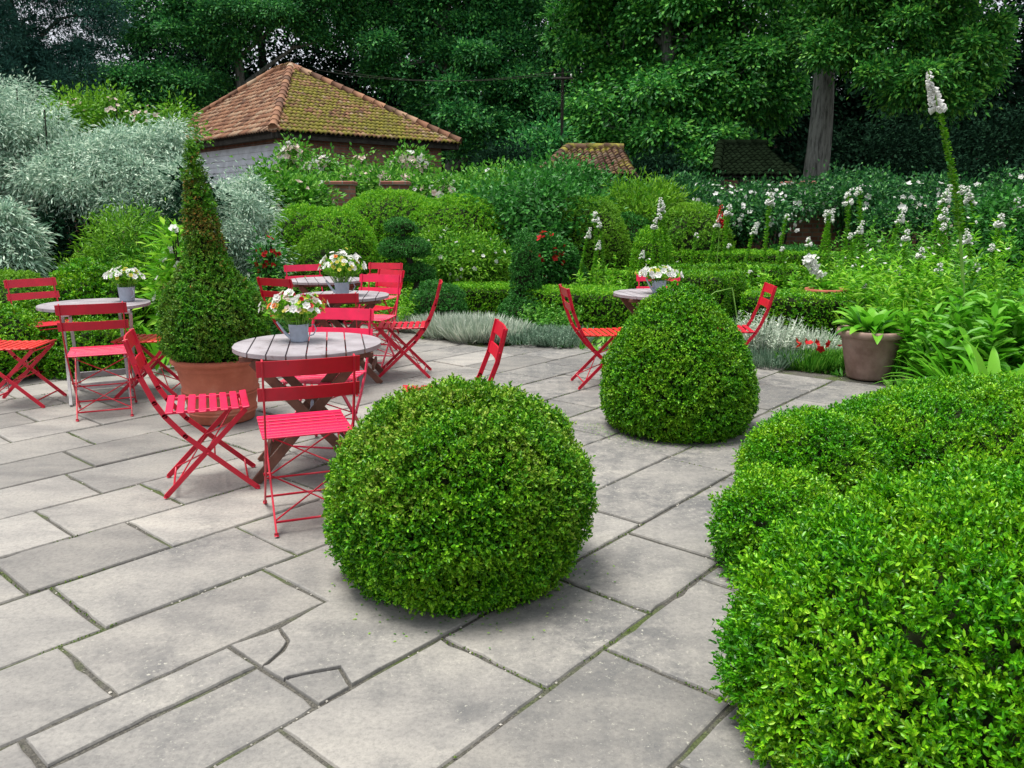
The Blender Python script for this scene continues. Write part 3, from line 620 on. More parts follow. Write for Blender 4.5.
# ------------------------------------------------------------------ woodland trees
def B(px, py, y, rx, rz, ry=None):
    z = zat(py, y); return (xat(px, y, z), y, z, rx, ry or rx * .8, rz)
def tree(name, px, y, tr, blobs, mt, label, ncl, m=14, cr=.34, L=.2, Wd=.11, bark='bark', droop=.25, cat='tree', group=None, th=None, flat=.3, x=None, inner=.5, bough=10, limbs=True):
    bx = xat(px, y, 2.0) if x is None else x
    t = empty(name, (bx, y, 0), 0, label, cat, group); a = Acc(); top = th or max(b[2] for b in blobs)
    wob = lambda z: (.12 if limbs else .0) * math.sin(z * .9 + bx); n = 14
    pts = [(wob(z) - wob(0), .08 * math.sin(z * 1.3), z) for z in np.linspace(0, top, n)]
    rad = [tr * (1.0 - .62 * (k / (n - 1))) * (1 + .5 * math.exp(-k * .9)) for k in range(n)]
    a.tube(pts, rad, 14, 0, True)
    for b in (blobs if limbs else []):
        e = Vector((b[0] - bx, b[1] - y, b[2])); z0 = max(1.2, min(top * .85, e.z - .35 * abs(e.x) - .4)); s0 = Vector((wob(z0) - wob(0), 0, z0)); md = (s0 + e) / 2 + Vector((0, 0, .25 + .06 * abs(e.x)))
        r0 = tr * (1 - .62 * z0 / top) * .55; a.tube([s0, s0.lerp(md, .55) + Vector((.05, 0, .05)), md, e], [r0, r0 * .8, r0 * .6, r0 * .2], 8)
        for k in range(3):
            d = Vector((random.uniform(-1, 1), random.uniform(-1, .3), random.uniform(-.4, .9))); q = md.lerp(e, random.random()); a.tube([q, q + Vector((d.x * b[3], d.y * b[4], d.z * b[5])) * .7], [r0 * .3, r0 * .08], 5)
    tk = a.build('trunk', M[bark], t); a = Acc(); bl = [(b[0] - bx, b[1] - y, b[2], b[3], b[4], b[5]) for b in blobs]; L, Wd, m = (L, Wd, m) if mt == 'treeB' else (L * .72, Wd * .75, int(m * 1.6))
    sub = []
    for (x_, y_, z_, rx_, ry_, rz_) in bl:
        k_ = bough if bough else 0
        for q_ in range(k_):
            u = Vector((random.gauss(0, 1), random.gauss(0, 1) - .25, random.gauss(0, 1))).normalized(); r_ = random.uniform(.35, 1.0); s_ = random.uniform(.24, .42) * min(1.0, 2.2 / rx_ + .3)
            sub.append((x_ + u.x * rx_ * r_, y_ + u.y * ry_ * r_, z_ + u.z * rz_ * r_, rx_ * s_, ry_ * s_, rz_ * s_ * .42))
    foliage(a, sub or bl, ncl, m, cr * (.6 if sub else 1), L, Wd, 0, droop, flat=flat, inner=.3 if sub else inner, up=.5)
    if sub: foliage(a, bl, int(ncl * .22), max(8, m // 2), cr * .8, L, Wd, 0, droop, flat=flat, inner=.5, up=.3)
    a.build('crown', M[mt], t); return t
# rear row, tall and dark (closes the wood; a gap is left at the far left where sky shows)
rr = [(-50, 39, 'treeB'), (165, 42, 'treeB'), (268, 41, 'treeB'), (390, 43, 'treeB'), (500, 41, 'treeB'), (610, 41, 'treeB'), (725, 37, 'treeB'), (850, 39, 'treeB'), (960, 36, 'treeB'), (1090, 38, 'treeB')]
lab = ['dark tree beyond the left edge of the wood', 'dark tree right of the sky gap at upper left', 'dark tree standing behind the tiled building roof', 'dark tree behind the right slope of the pyramid roof',
 'dark tree behind the telegraph pole, left of it', 'dark tree right of the telegraph pole in the rear row', 'dark tree behind the drooping green tree mass', 'dark tree behind the pale tree trunk', 'dark rear tree above the tall leaning white flower', 'dark rear tree at the upper right corner']
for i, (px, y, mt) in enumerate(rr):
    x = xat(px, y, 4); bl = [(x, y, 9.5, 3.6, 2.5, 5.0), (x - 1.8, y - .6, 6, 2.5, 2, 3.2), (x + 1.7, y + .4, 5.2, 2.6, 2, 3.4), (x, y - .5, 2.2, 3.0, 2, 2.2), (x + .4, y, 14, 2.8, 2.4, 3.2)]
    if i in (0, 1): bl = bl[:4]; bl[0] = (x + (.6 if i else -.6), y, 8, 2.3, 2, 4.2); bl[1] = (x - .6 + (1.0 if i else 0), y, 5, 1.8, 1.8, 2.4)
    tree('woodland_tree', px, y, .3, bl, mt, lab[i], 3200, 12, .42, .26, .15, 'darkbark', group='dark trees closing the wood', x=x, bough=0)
# understory so that no horizon shows between the trunks
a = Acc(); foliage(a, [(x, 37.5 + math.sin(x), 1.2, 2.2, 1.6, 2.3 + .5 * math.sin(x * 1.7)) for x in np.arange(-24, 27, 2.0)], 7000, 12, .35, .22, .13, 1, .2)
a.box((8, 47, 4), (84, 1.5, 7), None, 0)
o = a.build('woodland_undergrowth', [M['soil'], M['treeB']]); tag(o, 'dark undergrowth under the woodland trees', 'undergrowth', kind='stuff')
# nearer individual trees
tree('conifer_tree', 37, 27, .22, [B(30, 20, 27, 1.8, 1.2), B(50, 55, 27, 1.6, .9), B(20, 70, 27, 1.5, .7), B(62, 75, 26.6, 1.2, .6), B(88, 40, 27, 1.0, .9), B(100, 10, 27, .9, .8), B(30, -30, 27, 2.0, 1.5), B(35, -90, 27, 1.8, 1.8)],
     'fir', 'open conifer with bare grey trunk against the sky, upper left', 2100, 16, .3, .2, .05, flat=.25, inner=.3)
tree('conifer_tree', 3, 25, .17, [B(-5, 30, 25, .9, 1.2), B(-25, 60, 25, 1.2, 1.0), B(-10, -30, 25, 1.2, 1.4)], 'fir', 'conifer with thin trunk cut by the left edge', 900, 14, .3, .2, .05, flat=.25, inner=.3)
BB = lambda px, py, y, rx, rz: B(px, py, y + 6, rx * 1.22, rz * 1.22)
tree('broadleaf_tree', 100, 33, .25, [BB(100, 95, 26, 2.0, .8), BB(150, 90, 26, 2.0, .9), BB(60, 110, 26, 1.6, .7), BB(190, 85, 26.5, 1.8, .9)], 'treeA',
     'low bluish green tree left of the tiled roof', 2200, 13, .3, .2, .1)
tree('broadleaf_tree', 248, 33.5, .27, [BB(165, 22, 27, 1.9, .9), BB(215, 28, 26.5, 1.7, .9), BB(285, 16, 27, 2.0, 1.0), BB(330, 8, 27, 1.6, .9), BB(140, -20, 27.5, 2.2, 1.3), BB(230, -40, 27, 2.6, 1.5), BB(320, -50, 27, 2.4, 1.4), BB(350, 35, 27.5, .9, .5)],
     'treeA', 'forked tree right behind the tiled roof ridge', 3600, 14, .3, .19, .1)
tree('broadleaf_tree', 450, 33, .34, [BB(420, 60, 27, 2.0, 1.5), BB(470, 90, 26, 2.2, 1.6), BB(510, 40, 27, 2.0, 1.5), BB(450, 10, 27, 2.3, 1.4), BB(535, 95, 26, 1.4, 1.2), BB(500, 140, 25, 1.7, .9), BB(400, 10, 28, 1.8, 1.2), BB(520, -20, 27, 2.0, 1.5), BB(440, -60, 27, 3, 1.6)],
     'treeA', 'full green tree between the tiled building and the telegraph pole', 6500, 14, .33, .2, .12)
tree('broadleaf_tree', 660, 25, .3, [B(610, 60, 26, 1.7, 1.5), B(650, 110, 24, 2.0, 1.4), B(690, 40, 25, 2.4, 1.7), B(640, 10, 26, 2.2, 1.4), B(720, 95, 24, 2.0, 1.5), B(750, 30, 25, 2.0, 1.4), B(690, 150, 23, 1.8, .7), B(600, 125, 24, 1.0, .9), B(640, -50, 26, 3, 1.8), B(740, -50, 26, 3, 1.8), B(765, 100, 25, 1.0, 1.0), B(585, 20, 27, 1.3, 1.2)],
     'treeD', 'large drooping green tree over the open shed', 8500, 14, .32, .2, .13, droop=.5)
tree('chestnut_tree', 815, 21.5, .37, [B(835, 25, 20.5, 1.3, .75), B(880, 45, 19.5, 1.3, .8), B(930, 20, 19.5, 1.4, .9), B(965, 60, 19, .9, .9), B(905, 85, 19, 1.1, .6), B(860, -15, 20, 1.6, 1.0), B(940, -25, 20, 1.8, 1.1), B(955, 100, 18.8, .5, .4), B(830, 50, 19.5, .7, .35), B(780, -50, 21, 2, 1.2), B(985, 45, 19, .5, .7)],
     'treeC', 'chestnut tree with stout pale trunk and bright leafy boughs', 5200, 13, .22, .17, .085, droop=.45, th=10, limbs=False)
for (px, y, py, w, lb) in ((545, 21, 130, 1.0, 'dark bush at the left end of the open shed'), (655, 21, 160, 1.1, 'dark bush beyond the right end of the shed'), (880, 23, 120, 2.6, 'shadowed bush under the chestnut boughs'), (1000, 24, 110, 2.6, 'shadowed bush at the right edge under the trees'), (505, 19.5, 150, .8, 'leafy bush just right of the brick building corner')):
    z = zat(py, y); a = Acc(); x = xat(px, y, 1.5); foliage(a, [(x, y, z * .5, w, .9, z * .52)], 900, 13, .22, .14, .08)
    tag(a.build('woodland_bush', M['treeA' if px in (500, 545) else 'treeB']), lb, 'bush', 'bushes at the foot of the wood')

# ------------------------------------------------------------------ shrubs on and behind the garden wall
def shrub(name, label, cat, blobs, mt, ncl, m, cr, L, Wd, group=None, flowers=None, droop=.2, flat=.5, up=.3, inner=.55, stems=True, shape='diamond', bough=0):
    blobs = [b for b in blobs]; cx = float(np.mean([b[0] for b in blobs])); cy = float(np.mean([b[1] for b in blobs]))
    t = empty(name, (cx, cy, 0), 0, label, cat, group); bl = [(b[0] - cx, b[1] - cy, *b[2:]) for b in blobs]
    src = bl
    if bough:
        src = []
        for (x_, y_, z_, rx_, ry_, rz_) in bl:
            for q_ in range(bough):
                u = Vector((random.gauss(0, 1), random.gauss(0, 1) - .3, random.gauss(0, 1) + .2)).normalized(); r_ = random.uniform(.4, 1.08); s_ = random.uniform(.22, .42)
                src.append((x_ + u.x * rx_ * r_, y_ + u.y * ry_ * r_, z_ + u.z * rz_ * r_, rx_ * s_, ry_ * s_, rz_ * s_ * .8))
    a = Acc(); foliage(a, src, ncl, m, cr, L, Wd, 0, droop, shape, .25 if bough else inner, flat, up); a.build('foliage', M[mt], t)
    if stems:
        a = Acc()
        for b in bl:
            for k in range(4):
                e = Vector((b[0] + random.uniform(-.6, .6) * b[3], b[1] + random.uniform(-.6, .6) * b[4], b[2] + b[5] * random.uniform(.2, .8))); s0 = Vector((b[0] * .8 + random.uniform(-.1, .1), b[1] * .8, 0)); md = s0.lerp(e, .5) + Vector((random.uniform(-.1, .1), 0, 0)); a.tube([s0, md, e], [.028, .02, .006], 6)
        a.build('stem', M['darkbark'], t)
    for fm, nf, sz in (flowers or []):
        bb = np.array(bl); pk = rng.integers(0, len(bb), nf); u = unit(rng.normal(size=(nf, 3)) + [0, -.9, .4]); P = bb[pk, :3] + u * bb[pk, 3:] * rng.uniform(.9, 1.1, (nf, 1))
        a = Acc(); petals(a, P, u + rng.normal(size=u.shape) * .3, sz * rng.uniform(.7, 1.3, nf), 5); petals(a, P + u * sz * .15, u, sz * .6, 4)
        o = a.build('blossom', M[fm], t); o['kind'] = 'stuff'
    return t
shrub('rose_bush', 'climbing rose with pale blooms on the brick wall of the building', 'rose bush', [B(293, 160, 18.5, .3, .35), B(322, 170, 18, .35, .25), B(310, 197, 16.2, 1.0, .28)], 'mid', 640, 12, .16, .1, .06, 'pale roses along the garden wall', [('blush', 60, .09), ('white', 40, .09)])
shrub('rose_bush', 'rose bush with cream blooms under the middle of the roof eaves', 'rose bush', [B(380, 186, 16.5, .9, .25), B(360, 172, 17.5, .22, .3)], 'mid', 330, 12, .15, .1, .06, 'pale roses along the garden wall', [('blush', 50, .09)])
shrub('rose_bush', 'rose bush with white blooms before the right end of the brick building', 'rose bush', [B(410, 168, 17, .38, .3), B(440, 194, 16, .8, .25)], 'mid', 430, 12, .15, .1, .06, 'pale roses along the garden wall', [('blush', 40, .09), ('white', 40, .09)])
shrub('rose_bush', 'leafy rose bush left of the brick pier', 'rose bush', [B(290, 203, 14.2, .7, .4), B(270, 190, 14.6, .35, .4)], 'mid', 420, 12, .15, .1, .06, 'pale roses along the garden wall', [('blush', 24, .08)])
shrub('leafy_shrub', 'greyish green shrub beside the building corner', 'shrub', [B(492, 190, 15.6, .6, .35), B(518, 200, 14.4, .8, .35)], 'mid', 750, 12, .15, .09, .05, 'shrubs along the garden wall', [('white', 14, .07)])
shrub('leafy_shrub', 'glossy dark shrub in front of the shed roof', 'shrub', [B(560, 190, 14.6, 1.1, .4), B(520, 225, 12.6, 1.1, .7), B(550, 215, 13, .8, .6)], 'dark', 1500, 12, .15, .09, .055, 'shrubs along the garden wall')
shrub('leafy_shrub', 'fuzzy light green shrub below the shed opening', 'shrub', [B(645, 202, 13.8, .65, .35), B(640, 225, 13.6, .8, .5)], 'yew', 700, 12, .11, .1, .03, 'shrubs along the garden wall', droop=-.3)
shrub('rose_bush', 'dark rose hedge with white blooms left of the tree trunk', 'rose bush', [B(715, 205, 14.2, .9, .35), B(765, 208, 14.2, .8, .4), B(740, 222, 13.6, .9, .35), B(785, 198, 14.6, .6, .25)], 'ivy', 1500, 13, .12, .075, .045, 'white roses on the right wall', [('white', 170, .05)], bough=16)
shrub('rose_bush', 'dark rose hedge with scattered white blooms right of the tree trunk', 'rose bush', [B(850, 200, 14.6, .9, .25), B(915, 203, 14.4, .9, .35), B(890, 218, 14.0, .9, .35)], 'ivy', 1300, 13, .12, .075, .045, 'white roses on the right wall', [('white', 60, .062)], bough=16)
shrub('ivy_hedge', 'dark ivy hedge crowning the wall at the right edge', 'hedge', [B(970, 198, 15.4, .9, .3), B(1030, 190, 15.2, .8, .35), B(1010, 212, 15, 1.1, .35)], 'ivy', 1300, 12, .12, .08, .05, bough=12, flowers=[('white', 26, .06)])
shrub('ivy_hedge', 'dark ivy hedge crowning the wall around the tree foot', 'hedge', [B(690, 196, 15.5, .8, .25), B(770, 202, 15.6, .8, .2), B(850, 192, 15.6, .8, .28), B(920, 198, 15.6, .8, .25)], 'ivy', 1300, 12, .12, .08, .05, bough=12)
shrub('leafy_shrub', 'round grey green bush at the right edge of the garden', 'shrub', [B(1015, 235, 9.6, .55, .5), B(1030, 270, 9.2, .5, .5)], 'dark', 900, 12, .1, .07, .04, 'shrubs along the garden wall')

# silver pears
shrub('silver_pear', 'big silver leaved tree filling the left edge', 'silver pear', [B(25, 150, 10.6, .95, .7), B(60, 180, 10.3, .8, .5), B(-20, 180, 10.4, .9, .8), B(5, 115, 10.9, .6, .5), B(100, 195, 10.0, .55, .4)], 'silver', 3900, 17, .10, .07, .016, 'silver leaved trees at left', droop=.5, flat=.2, bough=20)
shrub('silver_pear', 'silver leaved tree between the left edge and the tall box spire', 'silver pear', [B(130, 162, 10.8, .7, .4), B(165, 185, 10.3, .55, .45), B(125, 200, 10.1, .6, .3), B(160, 145, 11, .4, .25)], 'silver', 2700, 17, .10, .07, .016, 'silver leaved trees at left', droop=.5, flat=.2, bough=20)
shrub('silver_pear', 'silver leaved tree just right of the tall box spire', 'silver pear', [B(242, 212, 10.2, .36, .36), B(228, 240, 9.8, .42, .5), B(254, 250, 9.7, .26, .5), B(220, 205, 10.6, .28, .25)], 'silver', 2000, 17, .09, .065, .015, 'silver leaved trees at left', droop=.5, flat=.2, bough=18)
shrub('silver_pear', 'low hanging silver leaved branch above the far left chairs', 'silver pear', [B(5, 240, 8.6, .32, .4), B(15, 262, 8.5, .2, .2)], 'silver', 420, 15, .1, .09, .02, 'silver leaved trees at left', droop=.5, flat=.2)
shrub('climbing_rose', 'yellowish climbing rose above the silver trees', 'rose bush', [B(110, 122, 12.6, .9, .35), B(160, 128, 12.6, .6, .3), B(70, 140, 12.4, .6, .5)], 'yew', 800, 11, .12, .07, .035, None, [('blush', 70, .035)], bough=14)
shrub('feathery_shrub', 'large feathery dark green bush behind the left table', 'shrub', [B(135, 245, 9.2, .5, .42), B(120, 285, 9.0, .6, .5), B(160, 290, 8.8, .45, .5), B(140, 320, 8.7, .6, .4)], 'yew', 1900, 13, .09, .075, .018, None, droop=.1, flat=.3)
shrub('foxglove_clump', 'leafy foxglove clump with white bells between dark bush and spire', 'foxgloves', [B(178, 300, 7.6, .2, .4), B(180, 255, 7.6, .14, .3)], 'lime', 90, 10, .09, .14, .04, None, [('white', 16, .05)])
shrub('dark_shrub', 'dark shaded shrub between silver foliage and clipped mounds', 'shrub', [B(60, 255, 9.8, .6, .55), B(30, 275, 9.6, .6, .5), B(195, 220, 9.6, .25, .5)], 'treeB', 900, 12, .12, .08, .04)

# soft clipped mounds behind the tables and beyond the hedges
def mound(label, px, y, pyt, rx, mt, dens, L, Wd, kind='dome', seed=1, cat='clipped bush', group=None, k=6, name='clipped_mound', amp=.05, ry=None, **kw):
    h = zat(pyt, y); return tag(clipped(name, (xat(px, y, h * .6), y), rx, ry or rx * .9, h, kind, dens, k, L, Wd, mt, seed=seed, amp=amp, fr=2.2 / max(rx, .3), **kw), label, cat, group)
G1 = 'big soft clipped mounds behind the tables'
mound('large soft green mound behind the flower cans, left lobe', 322, 11.3, 207, .78, 'yewlight', 1100, .04, .012, 'dome', 3, group=G1, amp=.05)
mound('large soft green mound right of the brick pier, tallest lobe', 395, 12.8, 191, 1.0, 'yewlight', 1100, .04, .012, 'dome', 4, group=G1, amp=.05)
mound('large soft green mound behind the cloud topiary, right lobe', 455, 12.2, 197, .80, 'yewlight', 1100, .04, .012, 'dome', 5, group=G1, amp=.05)
mound('low green mound overlapping the foot of the big right lobe', 488, 11.2, 250, .4, 'yew', 900, .045, .014, 'dome', 6, group=G1)
mound('small dark clipped ball between white flower can and big mound', 322, 10.3, 233, .4, 'yew', 1100, .04, .014, 'dome', 7)
mound('broad clipped dome left of the lighter round ball', 588, 12.6, 196, .62, 'yew', 1200, .036, .012, 'dome', 8, group='clipped domes beyond the hedges', amp=.03)
mound('dark clipped bush against the left side of the broad dome', 560, 11.8, 243, .36, 'dark', 900, .045, .015, 'dome', 9, group='clipped domes beyond the hedges')
mound('small light round clipped ball right of the broad dome', 652, 11.6, 228, .30, 'yewlight', 1600, .035, .012, 'dome', 10, group='clipped domes beyond the hedges', amp=.02)
mound('wide dark clipped dome behind the light ball', 692, 13.0, 210, .66, 'yew', 700, .05, .016, 'dome', 11, group='clipped domes beyond the hedges')
mound('dark clipped bush behind the round ball, under the fuzzy shrub', 632, 13.2, 214, .5, 'dark', 700, .05, .016, 'dome', 12, group='clipped domes beyond the hedges')
mound('clipped dark bush behind the red poker flower', 795, 12.6, 244, .5, 'dark', 800, .05, .015, 'dome', 13, group='clipped domes beyond the hedges')
# left clipped balls
G2 = 'clipped box mounds at the left'
mound('round clipped mound directly behind the left table flowers', 118, 7.7, 266, .30, 'box', 1900, .028, .014, 'dome', 14, group=G2)
mound('round clipped mound left of the left table flowers', 82, 7.6, 264, .30, 'box_new', 1900, .028, .014, 'dome', 15, group=G2)
mound('wide clipped mound behind the leftmost standing chair back', 14, 7.9, 272, .45, 'yew', 1600, .028, .012, 'dome', 16, group=G2)
mound('low clipped mound under the left table top', 95, 7.0, 322, .38, 'box', 2000, .026, .013, 'dome', 17, group=G2)
mound('low clipped mound behind the leftmost table legs', 40, 7.3, 300, .42, 'box', 1900, .028, .013, 'dome', 18, group=G2)
mound('bright clipped ball cut by the left edge', -14, 6.65, 303, .42, 'box_new', 2300, .024, .012, 'dome', 19, group=G2)
mound('low dark clipped mound beside the potted spire', 128, 7.3, 325, .25, 'box', 1900, .026, .013, 'dome', 20, group=G2)

# cloud pruned topiary
x0 = xat(405, 10.2, 1); ct = empty('cloud_topiary', (x0, 10.2, 0), 0, 'leaning cloud pruned topiary of stacked green tiers', 'topiary')
Acc().tube([(0.1, 0, 0), (.14, 0, .5), (.02, 0, .9), (-.05, 0, 1.25)], [.05, .045, .035, .02], 8).build('trunk', M['darkbark'], ct)
for (px, py, rx, hz, sd_) in ((401, 226, .20, .17, 1), (405, 247, .34, .25, 2), (413, 272, .28, .21, 3), (418, 296, .27, .18, 4)):
    z = zat(py, 10.2); o = clipped('foliage_tier', (xat(px, 10.2, z) - x0, 0), rx, rx * .85, hz, 'ball', 2600, 6, .022, .010, 'dark', seed=sd_, amp=.010, fr=5, z0=z - hz / 2, parent=ct)
# obelisk, hedges, small balls
tag(clipped('obelisk_topiary', (xat(526, 9.9, .8), 9.9), .34, .32, zat(230, 9.9), 'obelisk', 2500, 6, .024, .011, 'dark', seed=31, amp=.02, fr=5), 'dark green clipped obelisk rising from a bushy foot', 'topiary')
tag(clipped('box_ball', (xat(438, 9.6, .3), 9.6), .34, .31, zat(283, 9.6), 'dome', 2600, 6, .022, .010, 'dark', seed=32, amp=.012), 'small dull green box ball behind the chair on the right of the tables', 'box ball')
def hd(label, px0, px1, y0, y1, w, pyt, mt='box', **kw):
    kw.setdefault('dens', 2100); kw.setdefault('L', .025); kw.setdefault('Wd', .013)
    h = zat(pyt, (y0 + y1) / 2 - w / 2); return tag(hedge('box_hedge', (xat(px0, y0, h), y0), (xat(px1, y1, h), y1), w, h, mt=mt, **kw), label, 'hedge', 'low clipped box hedges')
hd('low box hedge between the small ball and the obelisk', 452, 528, 10.6, 10.5, .7, 287, 'yewlight', seed=1)
hd('low box hedge left of the right hand round table', 535, 640, 10.2, 9.7, .9, 293, 'yewlight', seed=2)
hd('rear low box hedge between obelisk and round table', 538, 650, 12.4, 12.0, .7, 272, 'yewlight', seed=3)
hd('taller box hedge behind the right hand table', 642, 735, 10.0, 9.3, .8, 275, 'box', seed=4)
hd('front box hedge left of the ribbed pot', 745, 868, 9.4, 8.9, .8, 297, 'box_new', seed=5, dens=1700)
hd('far box hedge running behind the foxgloves', 615, 905, 12.8, 12.2, .6, 253, 'yewlight', seed=6)
hd('middle box hedge beyond the foxglove bed', 655, 800, 11.0, 10.7, .5, 268, 'box', seed=7)

# ------------------------------------------------------------------ near clipped bushes
tag(clipped('box_ball', (-.212, 2.97), .50, .48, .725, 'ball', 8500, 9, .0145, .0078, 'box_old', 'oval', seed=41, amp=.014, fr=4, depth=.04, amp2=.009, stalk=.03, spread=(.4, 1.25),
    mats='box', band=lambda P: P[:, 2] + .08 * np.sin(P[:, 0] * 9) + .08 * np.sin(P[:, 1] * 7 + P[:, 0] * 5) + rng.normal(size=len(P)) * .12 < .45), 'large squat box ball in the centre of the paving', 'box ball')
tag(clipped('box_cone', (1.1, 5.13), .49, .48, .95, 'egg', 6200, 8, .0175, .0095, 'box', 'diamond', seed=42, amp=.010, fr=4, depth=.03, amp2=.006), 'rounded cone of clipped box before the right hand table', 'box cone')
G3 = 'clipped box bushes at the right front'
a1 = clipped('box_bush', (1.48, 1.95), .84, .74, .68, 'round', 4900, 12, .0165, .0078, 'box_new', 'oval', seed=43, amp=.022, fr=4, depth=.058, amp2=.014, stalk=.045, spread=(.3, 1.1)); tag(a1, 'biggest bright box bush filling the lower right corner', 'box bush', G3)
tag(clipped('box_bush', (1.08, 3.0), .25, .25, .36, 'dome', 6000, 9, .0155, .0088, 'box_new', 'diamond', seed=44, amp=.012, fr=6, stalk=.035, spread=(.35, 1.15)), 'small low box bush tucked between the two big ones', 'box bush', G3)
tag(clipped('box_bush', (1.54, 3.84), .33, .31, .40, 'round', 5500, 9, .0165, .0092, 'box_new', 'diamond', seed=45, amp=.02, fr=5, stalk=.035, spread=(.35, 1.15)), 'medium box lobe at the left end of the rear bush', 'box bush', G3)
tag(clipped('box_bush', (2.62, 4.15), .98, .66, .50, 'round', 5200, 9, .0175, .0095, 'box_new', 'diamond', seed=46, amp=.04, fr=3.5, depth=.045, stalk=.035, spread=(.35, 1.15)), 'wide flat topped box bush below the ribbed pot', 'box bush', G3)

# ------------------------------------------------------------------ pots
def pot_tc(t, n, l):
    tc = n('ShaderNodeTexCoord'); a = noise(n, l, 6, 6, .7); r = ramp(n, [(.3, (.33, .085, .045)), (.55, (.44, .125, .068)), (.75, (.48, .18, .11))]); l(a.outputs[0], r.inputs[0])
    b = noise(n, l, 2.2, 5, .8); rb = ramp(n, [(.55, (0, 0, 0)), (.75, (1, 1, 1))]); l(b.outputs[0], rb.inputs[0]); mk = n('ShaderNodeMath'); mk.operation = 'MULTIPLY'; mk.inputs[1].default_value = .45; l(rb.outputs[0], mk.inputs[0])
    m = n('ShaderNodeMixRGB'); l(mk.outputs[0], m.inputs[0]); l(r.outputs[0], m.inputs[1]); m.inputs[2].default_value = (.50, .40, .33, 1)
    p = n('ShaderNodeBsdfPrincipled'); l(m.outputs[0], p.inputs['Base Color']); p.inputs['Roughness'].default_value = .8
    bp = n('ShaderNodeBump'); bp.inputs['Strength'].default_value = .25; bp.inputs['Distance'].default_value = .004; c = noise(n, l, 60, 5); l(c.outputs[0], bp.inputs['Height']); l(bp.outputs[0], p.inputs['Normal']); return p
M['terracotta'] = mat('terracotta', pot_tc)
M['oldclay'] = plain('dull brown clay', (.27, .17, .135), .85, .25, 4, .2, .3, c2=(.40, .28, .235), dirt=((.30, .24, .2), 9, .6))
pc = (xat(220, 5.33, .3), 5.33)
pot = empty('terracotta_pot', pc, 0, 'big banded terracotta pot holding the box spire', 'plant pot')
Acc().lathe([(0, .004), (.205, .004), (.213, .012), (.220, .058), (.232, .066), (.232, .074), (.223, .081), (.232, .088), (.232, .096), (.2235, .104), (.243, .19), (.255, .197), (.256, .205), (.245, .212), (.256, .219), (.256, .227), (.2465, .235),
    (.272, .36), (.276, .365), (.282, .372), (.284, .385), (.284, .400), (.292, .405), (.306, .414), (.312, .428), (.308, .443), (.294, .450), (.278, .445), (.270, .43), (.265, .38)], 64).build('pot_body', M['terracotta'], pot)
Acc().lathe([(.27, .40), (.15, .41), (0, .415)], 32).build('potting_soil', M['soil'], pot)
sp = empty('box_spire', (pc[0], pc[1], .45), 0, 'tall clipped box spire with browned patches growing in terracotta pot', 'topiary')
zt = zat(143, 5.36) - .43
o = clipped('foliage', (0, 0), .345, .335, zt, 'spire', 6500, 7, .017, .009, 'spire', seed=51, amp=.013, fr=5, depth=.03, amp2=.008, lean=(-.07, 0), parent=sp, mats='rust',
    band=lambda P: ((P[:, 2] > .62) & (P[:, 2] < 1.16) & (np.sin(P[:, 0] * 14 + P[:, 2] * 9) + np.sin(P[:, 2] * 17 + P[:, 1] * 12) + rng.normal(size=len(P)) * .7 > .8)) | ((P[:, 2] > .45) & (rng.uniform(size=len(P)) < .05)))
Acc().tube([(0, 0, .0), (-.02, 0, .5), (-.07, 0, zt * .95)], [.025, .018, .006], 8).build('trunk', M['bark'], sp)

def big_leaves(acc, n, L, Wd, spread, z0=0.0, mi=0, up=(.35, 1.2), arch=.5, rad=.05):
    for i in range(n):
        a_ = random.uniform(0, 2 * PI); el = random.uniform(*up); l_ = L * random.uniform(.65, 1.15); w_ = Wd * random.uniform(.75, 1.15); d = Vector((math.cos(a_) * math.cos(el), math.sin(a_) * math.cos(el), math.sin(el)))
        p = Vector((math.cos(a_) * rad * random.random(), math.sin(a_) * rad * random.random(), z0)); sd_ = Vector((-math.sin(a_), math.cos(a_), 0)); V = []; k = 7
        tw = random.uniform(-.3, .3)
        for j in range(k + 1):
            t = j / k; w = w_ * .5 * (math.sin(min(1, t * 1.02) * PI) ** .7 * (1 - .25 * t) + .06); q = p + d * (l_ / k) * j * .0
            V += [tuple(p - sd_ * w + Vector((0, 0, w * .45))), tuple(p), tuple(p + sd_ * w + Vector((0, 0, w * .45)))]
            p = p + d * (l_ / k); d = (d + Vector((0, 0, -arch / k * (1 + t)))).normalized(); sd_ = (sd_ + d.cross(sd_) * tw / k).normalized()
        acc.add(V, [[3 * j + c, 3 * j + c + 1, 3 * j + c + 4, 3 * j + c + 3] for j in range(k) for c in (0, 1)], mi, True)
pr = at(876, 383); pr = (pr[0] + .02, pr[1] + .22)
pot2 = empty('clay_pot', pr, 0, 'dull brown ribbed clay pot on the terrace edge', 'plant pot')
Acc().lathe([(0, .004), (.165, .004), (.17, .02), (.205, .19), (.238, .355), (.243, .36), (.27, .37), (.277, .385), (.277, .41), (.27, .424), (.25, .424), (.24, .41), (.235, .36)], 64, wob=lambda w, z: .012 * max(0, math.sin(w * 22)) if .01 < z < .35 else 0).build('pot_body', M['oldclay'], pot2)
Acc().lathe([(.24, .39), (.1, .40), (0, .40)], 24).build('potting_soil', M['soil'], pot2)
a = Acc(); big_leaves(a, 42, .30, .10, 0, 0, 0, (.15, 1.25), .8, .12); tag(a.build('hosta_plant', M['strap']), 'broad leaved plant growing in the brown clay pot', 'plant').location = (pr[0], pr[1], .40)
pb = (xat(826, 9.3, .6), 9.3); p3 = empty('terracotta_pot', (pb[0], pb[1], .30), 0, 'small terracotta bowl sunk in the bed behind the front hedge', 'plant pot')
Acc().lathe([(0, 0), (.12, 0), (.2, .17), (.23, .18), (.23, .22), (.2, .22), (.19, .15)], 32).build('pot_body', M['terracotta'], p3)
